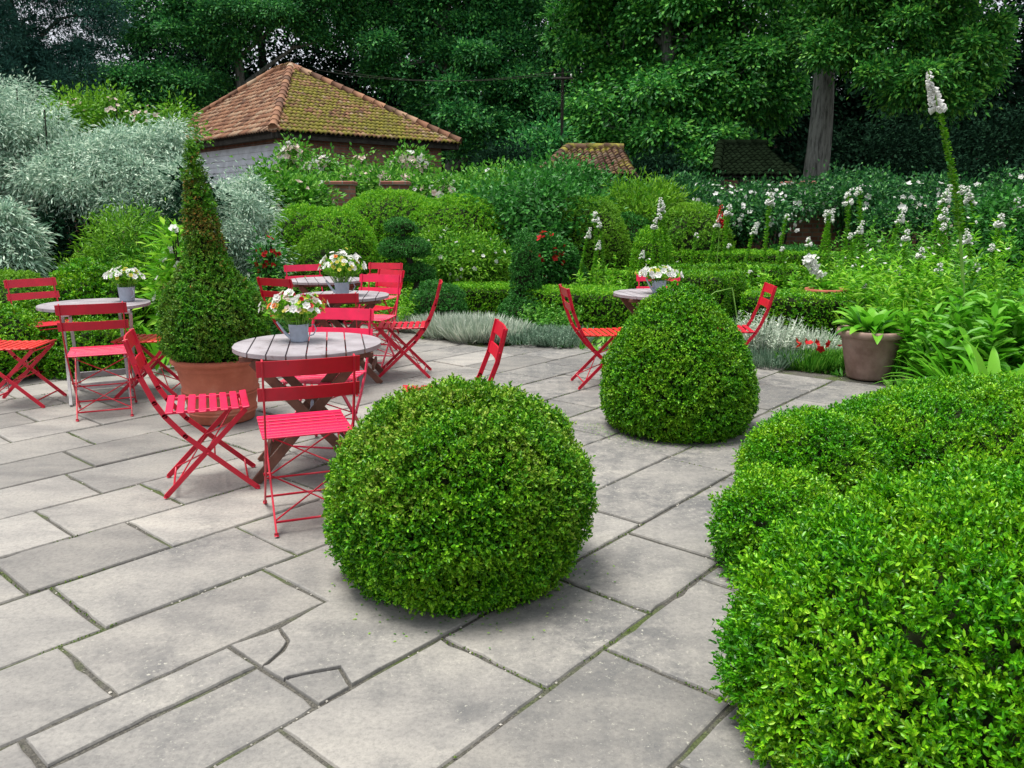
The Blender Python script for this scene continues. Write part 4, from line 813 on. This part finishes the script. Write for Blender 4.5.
Acc().lathe([(.2, .17), (0, .19)], 24).build('potting_soil', M['soil'], p3); Acc().lathe([(0, -.3), (.13, -.3), (.13, .002), (0, .002)], 16).build('plinth', M['oldclay'], p3)
t = empty('flowering_hosta', (pb[0], pb[1], .50), 0, 'plant with broad leaves and a fluffy white plume in the sunk bowl', 'plant'); a = Acc(); big_leaves(a, 22, .2, .08, 0, 0, 0, (.2, 1.1), .8, .08); a.build('leaf', M['strap'], t)
a = Acc(); P = np.array([(-.10 - .12 * s_ + random.gauss(0, .035), random.gauss(0, .03), .22 - .05 + .22 * s_ + random.gauss(0, .02)) for s_ in np.random.default_rng(3).uniform(0, 1, 90)])[:, [0, 1, 2]]; petals(a, P, rng.normal(size=P.shape) + [0, -.5, .5], .035, 5); a.build('plume', M['white'], t)
Acc().tube([(0, 0, 0), (-.06, 0, .12), (-.14, 0, .3)], [.008, .007, .005], 6).build('stem', M['stem'], t)
# ------------------------------------------------------------------ bed plants
def grassy(acc, n, h, rad, w=.006, lean=.35, mi=0, z0=0):
    P = np.zeros((n, 3)); a_ = rng.uniform(0, 2 * PI, n); r_ = rad * np.sqrt(rng.uniform(0, 1, n)); P[:, 0] = r_ * np.cos(a_); P[:, 1] = r_ * np.sin(a_); P[:, 2] = z0
    D = np.column_stack([np.cos(a_) * lean * (r_ / rad), np.sin(a_) * lean * (r_ / rad), np.ones(n)]) + rng.normal(size=(n, 3)) * .16
    leaves(acc, P, D, rng.normal(size=(n, 3)), h * rng.uniform(.55, 1.1, n), w, 'oval', mi, bend=.12)
def sprigs(acc, n, h, rad, L, Wd, k=9, mi=0, lean=.5, zb=.0):
    """upright leafy stems"""
    for i in range(n):
        a_ = random.uniform(0, 2 * PI); r_ = rad * math.sqrt(random.random()); hh = h * random.uniform(.6, 1.05) * (1 - .25 * (r_ / rad) ** 2)
        b0 = np.array([r_ * math.cos(a_), r_ * math.sin(a_), zb]); d = unit(np.array([math.cos(a_) * lean * r_ / rad, math.sin(a_) * lean * r_ / rad, 1]) + rng.normal(size=3) * .08)
        m = int(k * hh / h) * 4; t = rng.uniform(.08, 1, m); P = b0 + d * (t * hh)[:, None]; u = rng.normal(size=(m, 3)); u[:, 2] = abs(u[:, 2]) * .5 + .25
        leaves(acc, P, unit(u), np.tile(d, (m, 1)), L * (1.15 - .6 * t), Wd * (1.15 - .5 * t), 'oval', mi, bend=.15)
def clump(name, label, cat, px, y, build, mt, group=None, fl=None, py=None, x=None):
    x = xat(px, y, .3) if x is None else x; t = empty(name, (x, y, 0), random.uniform(0, 6.28), label, cat, group); a = Acc(); build(a); a.build('foliage', M[mt], t)
    for (fm, P, sz) in (fl or []):
        a = Acc(); P = np.array(P); petals(a, P, rng.normal(size=P.shape) * .6 + [0, 0, 1], sz * rng.uniform(.8, 1.2, len(P)), 5); o = a.build('blossom', M[fm], t); o['kind'] = 'stuff'
    return t
def dots(n, rad, z0, z1): return [(rad * math.sqrt(random.random()) * math.cos(q), rad * math.sin(q) * math.sqrt(random.random()), random.uniform(z0, z1)) for q in np.random.default_rng(n).uniform(0, 6.28, n)]
# silver edging along the far edge of the terrace (lavender, cotton lavender)
G4 = 'silvery edging plants at the far side of the paving'
se = [(418, 9.45, .22, .22, 'pale cotton lavender clump by the foot of the small box ball'), (446, 9.0, .28, .27, 'pale wispy clump nearest the lone tilted chair back, left of it'), (474, 8.75, .30, .30, 'pale wispy clump directly behind the tilted red chair back'), (500, 8.7, .26, .25, 'pale wispy clump just right of the tilted chair back')]
for px, y, r_, h, lb in se: clump('cotton_lavender', lb, 'edging plant', px, y, lambda a, r_=r_, h=h: (grassy(a, 1500, h, r_, .009, .7), sprigs(a, 50, h * .8, r_, .03, .01, 8)), 'silver2', G4)
for px, y, r_, h, lb in [(532, 8.55, .3, .2, 'grey green lavender mat left of the chair by the right table'), (562, 8.45, .3, .2, 'grey green lavender mat behind the chair by the right table')]:
    clump('lavender_mat', lb, 'edging plant', px, y, lambda a, r_=r_, h=h: (sprigs(a, 130, h, r_, .035, .012, 9), grassy(a, 500, h, r_, .008, .6)), 'greygreen', G4)
clump('green_perennial', 'bushy green plant at the foot of the obelisk', 'plant', 548, 9.3, lambda a: sprigs(a, 90, .4, .3, .06, .025, 9), 'mid')
clump('green_perennial', 'yellowish green bushy plant behind the tall right chair', 'plant', 402, 9.7, lambda a: sprigs(a, 110, .5, .35, .06, .025, 9), 'lime')
clump('green_perennial', 'bright green bushy plant beside the cloud topiary foot', 'plant', 388, 10.2, lambda a: sprigs(a, 90, .6, .35, .07, .03, 9), 'lime')
clump('silver_artemisia', 'lacy silver artemisia right of the clipped cone', 'edging plant', 765, 7.7, lambda a: (sprigs(a, 90, .48, .28, .06, .014, 12), grassy(a, 300, .4, .25, .008, .6)), 'silver2', 'silvery plants right of the cone')
clump('silver_artemisia', 'lower silver artemisia behind the red flowers', 'edging plant', 806, 7.75, lambda a: (sprigs(a, 80, .30, .3, .05, .012, 10), grassy(a, 400, .28, .28, .008, .6)), 'silver2', 'silvery plants right of the cone')
for px, y, lb, fl in ((772, 7.3, 'grey green mat in front of the lacy silver plant', []), (812, 7.2, 'low green mat with red flowers at the paving edge', [('redfl', [(.0, -.05, .22), (.05, .0, .24), (-.04, .03, .23), (.02, .08, .21), (-.12, 0, .2), (-.16, .06, .22), (.12, -.1, .2), (.16, .02, .22), (-.06, -.12, .2)], .042)]), (846, 7.15, 'low green mat beside the ribbed clay pot with one red flower', [('redfl', [(-.02, -.05, .2), (.03, -.03, .19)], .035)])):
    clump('dianthus_mat', lb, 'edging plant', px, y, lambda a: (grassy(a, 900, .17, .26, .008, .7), sprigs(a, 50, .15, .26, .03, .012, 6)), 'greygreen' if px == 772 else 'mid', 'low mats by the paving edge', fl)

# right hand border
G5 = 'leafy perennials of the right border'
rb_ = [(928, 7.3, .9, .36, 'lime', .11, .03, 'lime green leafy clump just right of the ribbed pot', [('orange', 10)]), (938, 7.4, 1.1, .4, 'lime', .10, .022, 'feathery lime clump behind the pot, right of the hedge end', [('white', 5)]), (975, 6.2, .85, .36, 'strap', .15, .05, 'broad leaved clump above the flat topped box bush', []),
 (1012, 5.8, .75, .36, 'strap', .17, .05, 'big leaved clump at the right edge above the box bush', []), (1000, 7.0, 1.15, .45, 'mid', .10, .028, 'tall green perennial clump at the right edge', [('white', 6)]), (900, 8.6, 1.05, .5, 'lime', .10, .024, 'lime clump in the middle of the right bed', [('white', 8)]),
 (860, 9.6, 1.0, .45, 'lime', .09, .022, 'feathery lime clump behind the front hedge', [('white', 6)]), (945, 9.4, 1.3, .5, 'mid', .10, .024, 'grey green clump with cream buds in the right bed', [('orange', 14)]), (980, 8.4, 1.4, .45, 'lime', .10, .022, 'tall feathery clump near the right edge', [('white', 7)]),
 (885, 11, 1.4, .55, 'mid', .09, .024, 'pinkish budded shrub before the dark rose hedge', [('orange', 30)]), (925, 11, 1.45, .5, 'mid', .09, .024, 'green clump beside the pinkish budded shrub', [('blush', 16)]), (795, 10.4, .8, .4, 'lime', .09, .024, 'lime foliage behind the middle of the front hedge', [('white', 4)]),
 (755, 10.5, .75, .4, 'lime', .09, .024, 'lime foliage above the right chair back', [('white', 3)]), (835, 10.6, .85, .4, 'lime', .09, .022, 'lime foliage right of the white plume', [('white', 5)]), (600, 11.2, .8, .3, 'lime', .09, .025, 'lime foxglove foliage in front of the broad dome', []), (715, 11.2, .75, .3, 'lime', .09, .024, 'lime foliage below the red poker', []), (660, 11.0, .75, .25, 'lime', .09, .024, 'lime foliage below the light round ball', [('white', 4)])]
for px, y, h, r_, mt, L, Wd, lb, fl in rb_:
    n_ = int(75 * (r_ / .4) ** 2)
    clump('border_perennial', lb, 'plant', px, y, lambda a: (sprigs(a, int(n_ * .7), h, r_, L * 1.35, Wd * 1.4, 12, lean=.3), grassy(a, 160, h * .55, r_, .02, .6)), mt, G5, [(fm, dots(k_, r_, h * .75, h * 1.05), .024) for fm, k_ in fl if fm != 'orange'])
for px, y, n_, L, Wd, lb in ((955, 5.9, 46, .5, .03, 'strappy daylily leaves arching over the box bush'), (965, 5.7, 46, .55, .04, 'arching strap leaves with yellow tips at right'), (1000, 5.2, 26, .62, .10, 'large broad leaves arching in at the right edge'), (975, 6.8, 30, .7, .07, 'tall blade leaves behind the arching strap leaves'), (650, 8.9, 20, .3, .06, 'broad leaf plant hidden behind the cone tip'), (163, 7.2, 18, .5, .08, 'broad leaved plant left of the box spire'), (300, 9.6, 30, .6, .05, 'bright green blade leaves behind the flower cans')):
    clump('leafy_plant', lb, 'plant', px, y, lambda a: big_leaves(a, n_, L, Wd, 0, 0, 0, (.55, 1.35), 1.0, .12), 'strap', 'broad leaved border plants')
for px, y, h, mt, lb in ((275, 8.9, .75, 'mid', 'green plant behind the leftmost inner chair back'), (262, 8.3, .5, 'dark', 'dark green plant between the spire and the chairs'), (360, 10.3, .6, 'lime', 'lime green plant behind the far chair backs')):
    clump('green_perennial', lb, 'plant', px, y, lambda a: sprigs(a, 90, h, .36, .08, .03, 12), mt)
shrub('red_flowered_shrub', 'dark rose shrub with red blooms right of the obelisk tip', 'rose bush', [B(545, 255, 11.6, .3, .3)], 'dark', 200, 11, .08, .07, .04, None, [('redfl', 26, .05)])
shrub('red_leaved_shrub', 'small shrub with dark red blooms beside the silver tree', 'rose bush', [B(268, 262, 9.3, .12, .3)], 'dark', 60, 10, .08, .07, .04, None, [('redfl', 22, .04)])
shrub('white_flowered_shrub', 'shrub dotted with small white flowers left of the obelisk', 'shrub', [B(470, 262, 11.3, .65, .32), B(440, 250, 11.6, .3, .3)], 'yew', 700, 12, .1, .07, .03, None, [('white', 40, .035)])

# foxglove spikes: one built with its parts, the others copied
def spike(name, h, bell=.05, nb=24, frac=.22, mtb='white', seedpods=True, lean=.1, thick=.010, gap=0):
    t = bpy.data.objects.new(name, None); t.empty_display_size = .1; COL.link(t)
    path = [(lean * (z / h) ** 2, 0, z) for z in np.linspace(0, h, 9)]; Acc().tube(path, [thick * (1.2 - .8 * k / 8) for k in range(9)], 6).build('stem', M['stem'], t)
    a = Acc(); zt = rng.uniform(h * (1 - frac), h, nb); zt.sort()
    for z in zt:
        q = random.uniform(0, 6.28); s_ = bell * (1.15 - .75 * (z - h * (1 - frac)) / (h * frac)); x = lean * (z / h) ** 2; d = Vector((math.cos(q), math.sin(q), -.55)).normalized(); p = Vector((x, 0, z)) + d * .006
        a.tube([p, p + d * s_ * .3, p + d * s_ * .75, p + d * s_], [s_ * .10, s_ * .22, s_ * .27, s_ * .36], 7, 0, False)
    a.build('bell_flowers', M[mtb], t)
    if seedpods:
        a = Acc(); n = int(h * 210); zz = rng.uniform(h * .40, h * (1 - frac * .6), n); P = np.column_stack([lean * (zz / h) ** 2, 0 * zz, zz]); u = rng.normal(size=(n, 3)); u[:, 2] = .4; leaves(a, P, u, np.tile([0, 0, 1.], (n, 1)), .045, .028, 'oval'); a.build('seed_pods', M['lime'], t)
    a = Acc(); big_leaves(a, 12, .28, .09, 0, .05, 0, (.3, 1.2), .7, .03); a.build('leaf', M['strap'], t); return t
fx = [spike('foxglove', 1.5, .052, 26, .085, lean=.05), spike('foxglove', 1.5, .050, 18, .06, lean=-.12), spike('foxglove', 1.5, .052, 32, .11, lean=.2)]
FX = [(598, 210, 11.2, 'twin pale spike before the broad dome, taller one'), (606, 221, 11.0, 'short foxglove just right of the taller twin spike'), (579, 227, 11.2, 'foxglove leaning left before the broad dome'), (653, 218, 11.0, 'foxglove rising before the light round ball'), (665, 212, 11.0, 'foxglove between the round ball and the tallest centre spike'), (672, 197, 11.2, 'tallest white foxglove above the light round ball'),
 (726, 203, 11.0, 'white foxglove just right of the red poker'), (736, 243, 10.6, 'low foxglove right of the red poker'), (708, 214, 11.2, 'slim foxglove left of the red poker'), (768, 191, 11.0, 'tall slim foxglove between red poker and tree trunk'), (779, 213, 10.8, 'foxglove just left of the brick pier on the right'), (818, 208, 10.6, 'foxglove left of a close trio under the tree trunk'), (827, 209, 10.4, 'middle foxglove of the close trio under the tree trunk'), (836, 209, 10.2, 'right foxglove of the close trio under the tree trunk'),
 (848, 220, 10.0, 'foxglove leaning beside the trio'), (853, 190, 10.4, 'double headed white foxglove before the dark rose hedge'), (870, 186, 10.2, 'tall foxglove curving left before the dark rose hedge'), (929, 184, 9.6, 'foxglove left of the giant leaning spire'), (941, 206, 9.2, 'lower foxglove beside the giant leaning spire'), (974, 184, 9.8, 'foxglove right of the giant leaning spire'), (990, 185, 9.6, 'rightmost tall foxglove before the ivy hedge'), (998, 212, 8.4, 'foxglove with three big bells near the right edge'), (1003, 243, 7.6, 'low white foxglove at the right edge'),
 (634, 250, 10.8, 'small foxglove behind the right table flowers'), (938, 262, 7.8, 'white foxglove bells among the right border leaves'), (967, 262, 7.2, 'foxglove deep in the right border leaves'), (885, 265, 8.8, 'foxglove low behind the ribbed pot plant'), (862, 283, 9.0, 'short foxglove above the front hedge end'), (757, 270, 10.0, 'short white foxglove above the right chair back'), (193, 262, 7.7, 'white foxglove just left of the box spire'),
 (812, 236, 9.8, 'short foxglove below the trio, left side'), (859, 232, 9.6, 'short foxglove under the double headed one'), (888, 208, 10.4, 'foxglove between the curving one and the giant spire'), (905, 228, 8.8, 'foxglove among the pinkish buds'), (955, 222, 8.6, 'foxglove touching the giant leaning stem'), (983, 228, 8.0, 'foxglove left of the three big bells'), (1016, 196, 9.4, 'foxglove cut close to the right edge'), (790, 246, 9.9, 'short foxglove right of the brick pier foot'), (744, 222, 10.9, 'foxglove midway between red poker and tall slim one'), (918, 246, 7.9, 'foxglove low in front of the pinkish buds'), (690, 232, 10.8, 'slender foxglove left of the red poker group'), (590, 240, 10.9, 'lowest foxglove of the group before the broad dome')]
for i, (px, py, y, lb) in enumerate(FX):
    o = fx[i] if i < 3 else copy_tree(fx[i % 3]); z = zat(py, y); o.location = (xat(px, y, z), y, 0); s_ = z / 1.5; o.scale = (max(s_, .75), max(s_, .75), s_); o.rotation_euler = (0, 0, random.uniform(-.7, .7) + (PI if i % 5 == 0 else 0)); tag(o, lb, 'foxglove', 'white foxgloves in the beds')
o = spike('red_poker', zat(203, 11.1), .05, 40, .2, 'redfl', False, .02); o.location = (xat(720, 11.1, 1.5), 11.1, 0); tag(o, 'single red poker flower among the white foxgloves', 'flower')
hg = zat(70, 6.3); o = spike('giant_foxglove', hg, .052, 60, .11, 'white', False, -.52, .014); o.location = (xat(978, 6.3, 1.3), 6.3, 0)
tag(o, 'giant leaning white flower spire with long green seed stem at the upper right', 'flower spire')
a = Acc(); n = 650; zz = rng.uniform(hg * .50, hg * .89, n); P = np.column_stack([-.52 * (zz / hg) ** 2, 0 * zz, zz]) ; u = rng.normal(size=(n, 3)); u[:, 2] = abs(u[:, 2]) * .4; u = unit(u); r_ = .028 * (1.3 - .6 * (zz / hg - .45) / .44); leaves(a, P, u, np.tile([0, 0, 1.], (n, 1)), r_ * 1.45, .022, 'oval'); a.build('seed_pods', M['lime'], o)
for (px0, py0, px1, py1, y, lb) in ((745, 305, 694, 300, 7.9, 'drooping white flower hanging beside the cone'),):
    t = empty('drooping_foxglove', (xat(735, y, .3), y, 0), 0, 'curving foxglove stem drooping left of the right chair', 'foxglove'); zt0 = zat(286, y)
    Acc().tube([(0, 0, 0), (.02, 0, .35), (-.05, 0, zt0 - .02), (-.22, 0, zt0 - .06), (-.36, 0, zt0 - .18)], [.007, .007, .006, .005, .004], 6).build('stem', M['stem'], t)
    a = Acc(); P = np.array([(-.36 + random.gauss(0, .02), random.gauss(0, .02), zt0 - .18 - random.random() * .08) for _ in range(16)]); petals(a, P, rng.normal(size=P.shape), .035, 5); a.build('bell_flowers', M['white'], t)

# ground cover in the beds
a = Acc(); P = []
while len(P) < 15000:
    x, y = random.uniform(-9, 9), random.uniform(5.6, 15)
    if not inside((x, y), TERR) and not (x > 0 and y < 6.3 and x < 3.1): P.append((x, y, -.05))
P = np.array(P); tufts(a, P, np.tile([0, 0, 1.], (len(P), 1)), 6, .12, .035, 'diamond', spread=(.2, 1.2), stalk=.05)
tag(a.build('ground_cover', M['mid']), 'low green ground cover between the shrubs', 'ground cover', kind='stuff')

# ------------------------------------------------------------------ folding tables
def make_table(legmat, D=.78, nm=None):
    t = bpy.data.objects.new('folding_table', None); t.empty_display_size = .1; COL.link(t)
    r_ = D / 2; a = Acc(); n = 8; w = D / n; gap = .008
    for i in range(n):
        x0, x1 = -r_ + i * w + gap / 2, -r_ + (i + 1) * w - gap / 2; xs = np.linspace(x0, x1, 9); top = [(x, math.sqrt(max(r_ * r_ - x * x, .0001))) for x in xs]
        poly = [(x, -y) for x, y in top] + [(x, y) for x, y in top[::-1]]; m = len(poly)
        V = [(x, y, .72) for x, y in poly] + [(x * .997, y * 1.004, .716) for x, y in poly] + [(x * .997, y * 1.004, .698) for x, y in poly]
        a.add(V, [list(range(m)), list(range(2 * m, 3 * m))[::-1]] + [[k * m + j, (k + 1) * m + j, (k + 1) * m + (j + 1) % m, k * m + (j + 1) % m] for k in (0, 1) for j in range(m)])
    a.build('tabletop', M['tabletop'], t)
    a = Acc()
    for y in (-.2, .2): a.box((0, y, .682), (D * .86, .055, .03), None, 0, .004)
    a.build('batten', M[legmat], t)
    for sx in (-1, 1):
        for y in (-.2 + .03 * sx, .2 + .03 * sx): Acc().bar((sx * .27, y, .672), (-sx * .31, y, .0), .05, .022, (0, 1, 0), 0, .003).build('leg', M[legmat], t)
    Acc().tube([(0, -.23, .36), (0, .23, .36)], .009, 8).build('pivot_rod', M['zinc'], t)
    for sx in (-1, 1): Acc().bar((sx * .245, -.2, .13), (sx * .245, .2, .13), .045, .02, (1, 0, 0)).build('cross_rail', M[legmat], t)
    return t
TB = {}
tb = make_table('brownwood'); tabs = [(1, (-1.10, 4.21), .22, 'brownwood', 'nearest round slatted table with crossed brown legs'), (2, (-1.43, 6.67), .1, 'brownwood', 'round table in the middle of the inner group with a flower can'),
      (3, (-1.92, 8.19), .3, 'brownwood', 'farthest round table of the inner group, no can on it'), (5, (1.27, 6.85), .2, 'brownwood', 'round table half hidden behind the clipped cone')]
for i, (k, p, rz, m_, lb) in enumerate(tabs):
    o = tb if i == 0 else copy_tree(tb); o.location = (*p, 0); o.rotation_euler = (0, 0, rz); tag(o, lb, 'table', 'round folding tables')
o = make_table('greywood', .78); o.location = (-3.2, 6.05, 0); o.rotation_euler = (0, 0, R(118)); tag(o, 'round table at far left with pale grey legs', 'table', 'round folding tables')

# ------------------------------------------------------------------ folding chairs (seat faces +y)
def make_chair(mt, seatmt=None):
    t = bpy.data.objects.new('folding_chair', None); t.empty_display_size = .1; COL.link(t); seatmt = seatmt or mt
    prof = [(-.345, .82), (-.30, .64), (-.245, .50), (-.205, .43), (-.12, .32), (.205, .012)]
    for sx in (-1, 1):
        a = Acc(); x = sx * .188
        for p, q in zip(prof[:-1], prof[1:]): a.bar((x, *p), (x, *q), .026, .008, (1, 0, 0), 0, .0015)
        for p in prof[1:-1]: a.tube([(x - .004, *p), (x + .004, *p)], .0125, 12)
        a.tube([(x, .205, .006), (x, .208, .02)], .010, 8); a.build('back_leg_frame', M[mt], t)
        a = Acc(); x = sx * .170; a.bar((x, .175, .432), (x, -.235, .012), .026, .008, (1, 0, 0), 0, .0015); a.tube([(x, -.238, .005), (x, -.234, .02)], .010, 8); a.tube([(sx * .163, -.0235, .229), (sx * .197, -.0235, .229)], .008, 10); a.build('leg', M[mt], t)
    a = Acc()
    for (y0, z0, y1, z1) in ((-.358, .815, -.340, .745), (-.325, .695, -.308, .636)):
        n = 8; V = []
        for k in range(n + 1):
            x = -.212 + .424 * k / n; bw = -.016 * (1 - (2 * k / n - 1) ** 2)
            for (yy, zz, s_) in ((y0, z0, 0), (y1, z1, 0), (y1, z1, .008), (y0, z0, .008)): V.append((x, yy + bw + s_ + .012, zz))
        f = [[4 * k + j, 4 * k + (j + 1) % 4, 4 * k + 4 + (j + 1) % 4, 4 * k + 4 + j] for k in range(n) for j in range(4)] + [[0, 1, 2, 3], [4 * n + 3, 4 * n + 2, 4 * n + 1, 4 * n]]
        a.add(V, f)
    a.build('backrest', M[mt], t)
    a = Acc(); n = 8
    for k in range(n):
        y = -.185 + k * .0515; z = .447 - .006 * math.sin(PI * k / (n - 1)); a.box((0, y, z), (.40, .036, .009), Matrix.Rotation(.10 if k == n - 1 else (-.02), 4, 'X'), 0, .003)
    for sx in (-1, 1): a.bar((sx * .155, -.20, .438), (sx * .155, .19, .438), .016, .006, (1, 0, 0))
    a.build('seat', M[seatmt], t)
    a = Acc(); a.tube([(-.188, .16, .055), (.188, .16, .055)], .0055, 8); a.tube([(-.17, -.195, .055), (.17, -.195, .055)], .0055, 8); a.tube([(-.185, .01, .197), (.185, .01, .197)], .0045, 8); a.tube([(-.17, .155, .412), (.17, .155, .412)], .005, 8)
    a.tube([(-.17, -.03, .225), (.17, -.19, .06)], .004, 6); a.tube([(.17, -.03, .225), (-.17, -.19, .06)], .004, 6)
    a.tube([(-.17, -.03, .225), (.17, .12, .375)], .004, 6); a.tube([(.17, -.03, .225), (-.17, .12, .375)], .004, 6); a.build('brace', M[mt], t); return t
CH_ = {'red': make_chair('red'), 'pink': make_chair('pink'), 'redpink': make_chair('red', 'pink'), 'orange': make_chair('red', 'orangered')}
used = set()
chairs = [('redpink', (-.97, 3.56), 21, 'nearest red chair seen from behind at the near table, pink seat'), ('redpink', (-1.58, 4.0), -69, 'red chair in side view left of the near table, before the big pot'),
 ('orange', (-2.86, 6.10), 98, 'red chair half hidden behind the potted spire, at the far left table'), ('redpink', (-2.92, 5.52), 24, 'red chair seen from behind at the far left table'),
 ('red', (-4.08, 6.92), -131, 'red chair behind and left of the far left table'), ('orange', (-3.66, 5.78), -83, 'chair cut by the left edge with orange red seat'),
 ('red', (-2.0, 7.50), -28, 'dark red chair back left of the inner tables, beside the silver tree'), ('pink', (-2.2, 8.72), -150, 'pink chair beyond the farthest inner table'), ('pink', (-1.33, 7.28), 168, 'pink chair on the far side of the middle inner table'),
 ('red', (-1.48, 8.0), 138, 'red chair with tall dark back right of the inner tables'), ('red', (-1.55, 9.0), 168, 'farthest red chair back right of the inner tables'), ('red', (-1.42, 6.18), 12, 'red chair between the two nearest inner tables, seen from behind'),
 ('pink', (-1.13, 4.62), 170, 'pink chair facing the camera across the nearest table'), ('red', (-.96, 6.82), 94, 'red side view chair right of the inner tables, facing left'), ('red', (-.40, 4.2), 98, 'tilted looking red chair back rising behind the large box ball'),
 ('orange', (.76, 6.42), -84, 'red side view chair left of the clipped cone'), ('red', (1.80, 6.60), 84, 'red chair right of the clipped cone, facing left'), ('pink', (1.42, 7.38), 180, 'pink chair beyond the table behind the clipped cone')]
for kd, p, rz, lb in chairs:
    o = CH_[kd] if kd not in used else copy_tree(CH_[kd]); used.add(kd); o.location = (*p, 0); o.rotation_euler = (0, 0, R(rz)); tag(o, lb, 'chair', 'red folding chairs on the terrace')

# ------------------------------------------------------------------ watering can vases with flowers
def make_can():
    t = bpy.data.objects.new('watering_can', None); t.empty_display_size = .1; COL.link(t)
    Acc().lathe([(0, .001), (.046, .001), (.048, .004), (.049, .01), (.0565, .098), (.0585, .101), (.0565, .103), (.054, .10), (.047, .012), (0, .010)], 32).build('can_body', M['zinc'], t)
    Acc().tube([(-.045, 0, .022), (-.075, 0, .05), (-.11, 0, .105), (-.118, 0, .118)], [.011, .008, .006, .0065], 10).build('spout', M['zinc'], t)
    Acc().tube([(.053, 0, .088), (.085, 0, .095), (.098, 0, .066), (.08, 0, .036), (.052, 0, .028)], .0035, 8).build('handle', M['zinc'], t); return t
def bouquet(loc, label, h, w, ns, mix, skew=0.0):
    t = empty('flower_bunch', loc, 0, label, 'flowers', 'small flower bunches on the tables'); a = Acc(); heads = []; pts = []
    for i in range(ns):
        q = random.uniform(0, 6.28); r_ = w * math.sqrt(random.random()); e = np.array([r_ * math.cos(q) + skew * random.random(), r_ * math.sin(q) * .8, h * (.55 + .5 * random.random()) * (1 - .35 * (r_ / w) ** 2)])
        a.tube([(e[0] * .12, e[1] * .12, -.07), tuple(e * [.6, .6, .5]), tuple(e)], .0016, 4, 0, False); heads.append(e)
        for _ in range(11): pts.append(e * random.uniform(.3, .9) + rng.normal(size=3) * .008)
    a.build('stem', M['stem'], t); P = np.array(pts); a = Acc(); u = rng.normal(size=P.shape); u[:, 2] = abs(u[:, 2]); leaves(a, P, u, rng.normal(size=P.shape), .035, .016, 'oval'); a.build('leaf', M['lime'], t)
    H = np.array(heads); i0 = 0; tot = sum(f for _, f, _ in mix)
    for nm, f, s_ in mix:
        k = int(len(H) * f / tot); P = H[i0:i0 + k]; i0 += k
        if k: a = Acc(); petals(a, P, P * [1, 1, .3] + [0, -.03, .05] + rng.normal(size=P.shape) * .03, s_ * rng.uniform(.8, 1.2, k), 6, cup=.35); petals(a, P + [0, 0, .003], P + [0, -.02, .05], s_ * .5, 5, cup=.9); o = a.build('blossom', M[nm], t); o['kind'] = 'stuff'
    return t
can = make_can()
for i, (p, rz, s_, lb, h, w, n_, mix, flb, sk) in enumerate([
   ((-1.16, 4.26), .25, .95, 'small zinc watering can on the nearest table', .17, .17, 80, [('white', 4, .024), ('yellow', 2, .016), ('orange', 1.2, .022), ('blush', 1.5, .022), ('redfl', .6, .016)], 'white and orange flowers in the can on the nearest table', -.05),
   ((-1.42, 6.62), .25, 1.1, 'small zinc watering can on the middle inner table', .27, .2, 85, [('white', 5, .027), ('yellow', 3, .018), ('orange', .4, .02)], 'tall white and yellow flowers on the middle inner table', 0),
   ((-3.02, 6.2), -.6, 1.1, 'small zinc watering can on the far left table', .15, .15, 60, [('white', 5, .025), ('yellow', 2, .018)], 'white flowers in the can on the far left table', 0),
   ((1.26, 6.80), .4, 1.1, 'small zinc watering can on the table behind the cone', .11, .2, 70, [('white', 6, .03), ('yellow', 3, .02)], 'white and yellow flowers peeping over the clipped cone', 0)]):
    o = can if i == 0 else copy_tree(can); o.location = (*p, .7205); o.rotation_euler = (0, 0, rz); o.scale = (s_,) * 3; tag(o, lb, 'watering can', 'zinc watering can vases')
    bouquet((*p, .7205 + .10 * s_), flb, h, w, n_, mix, sk)
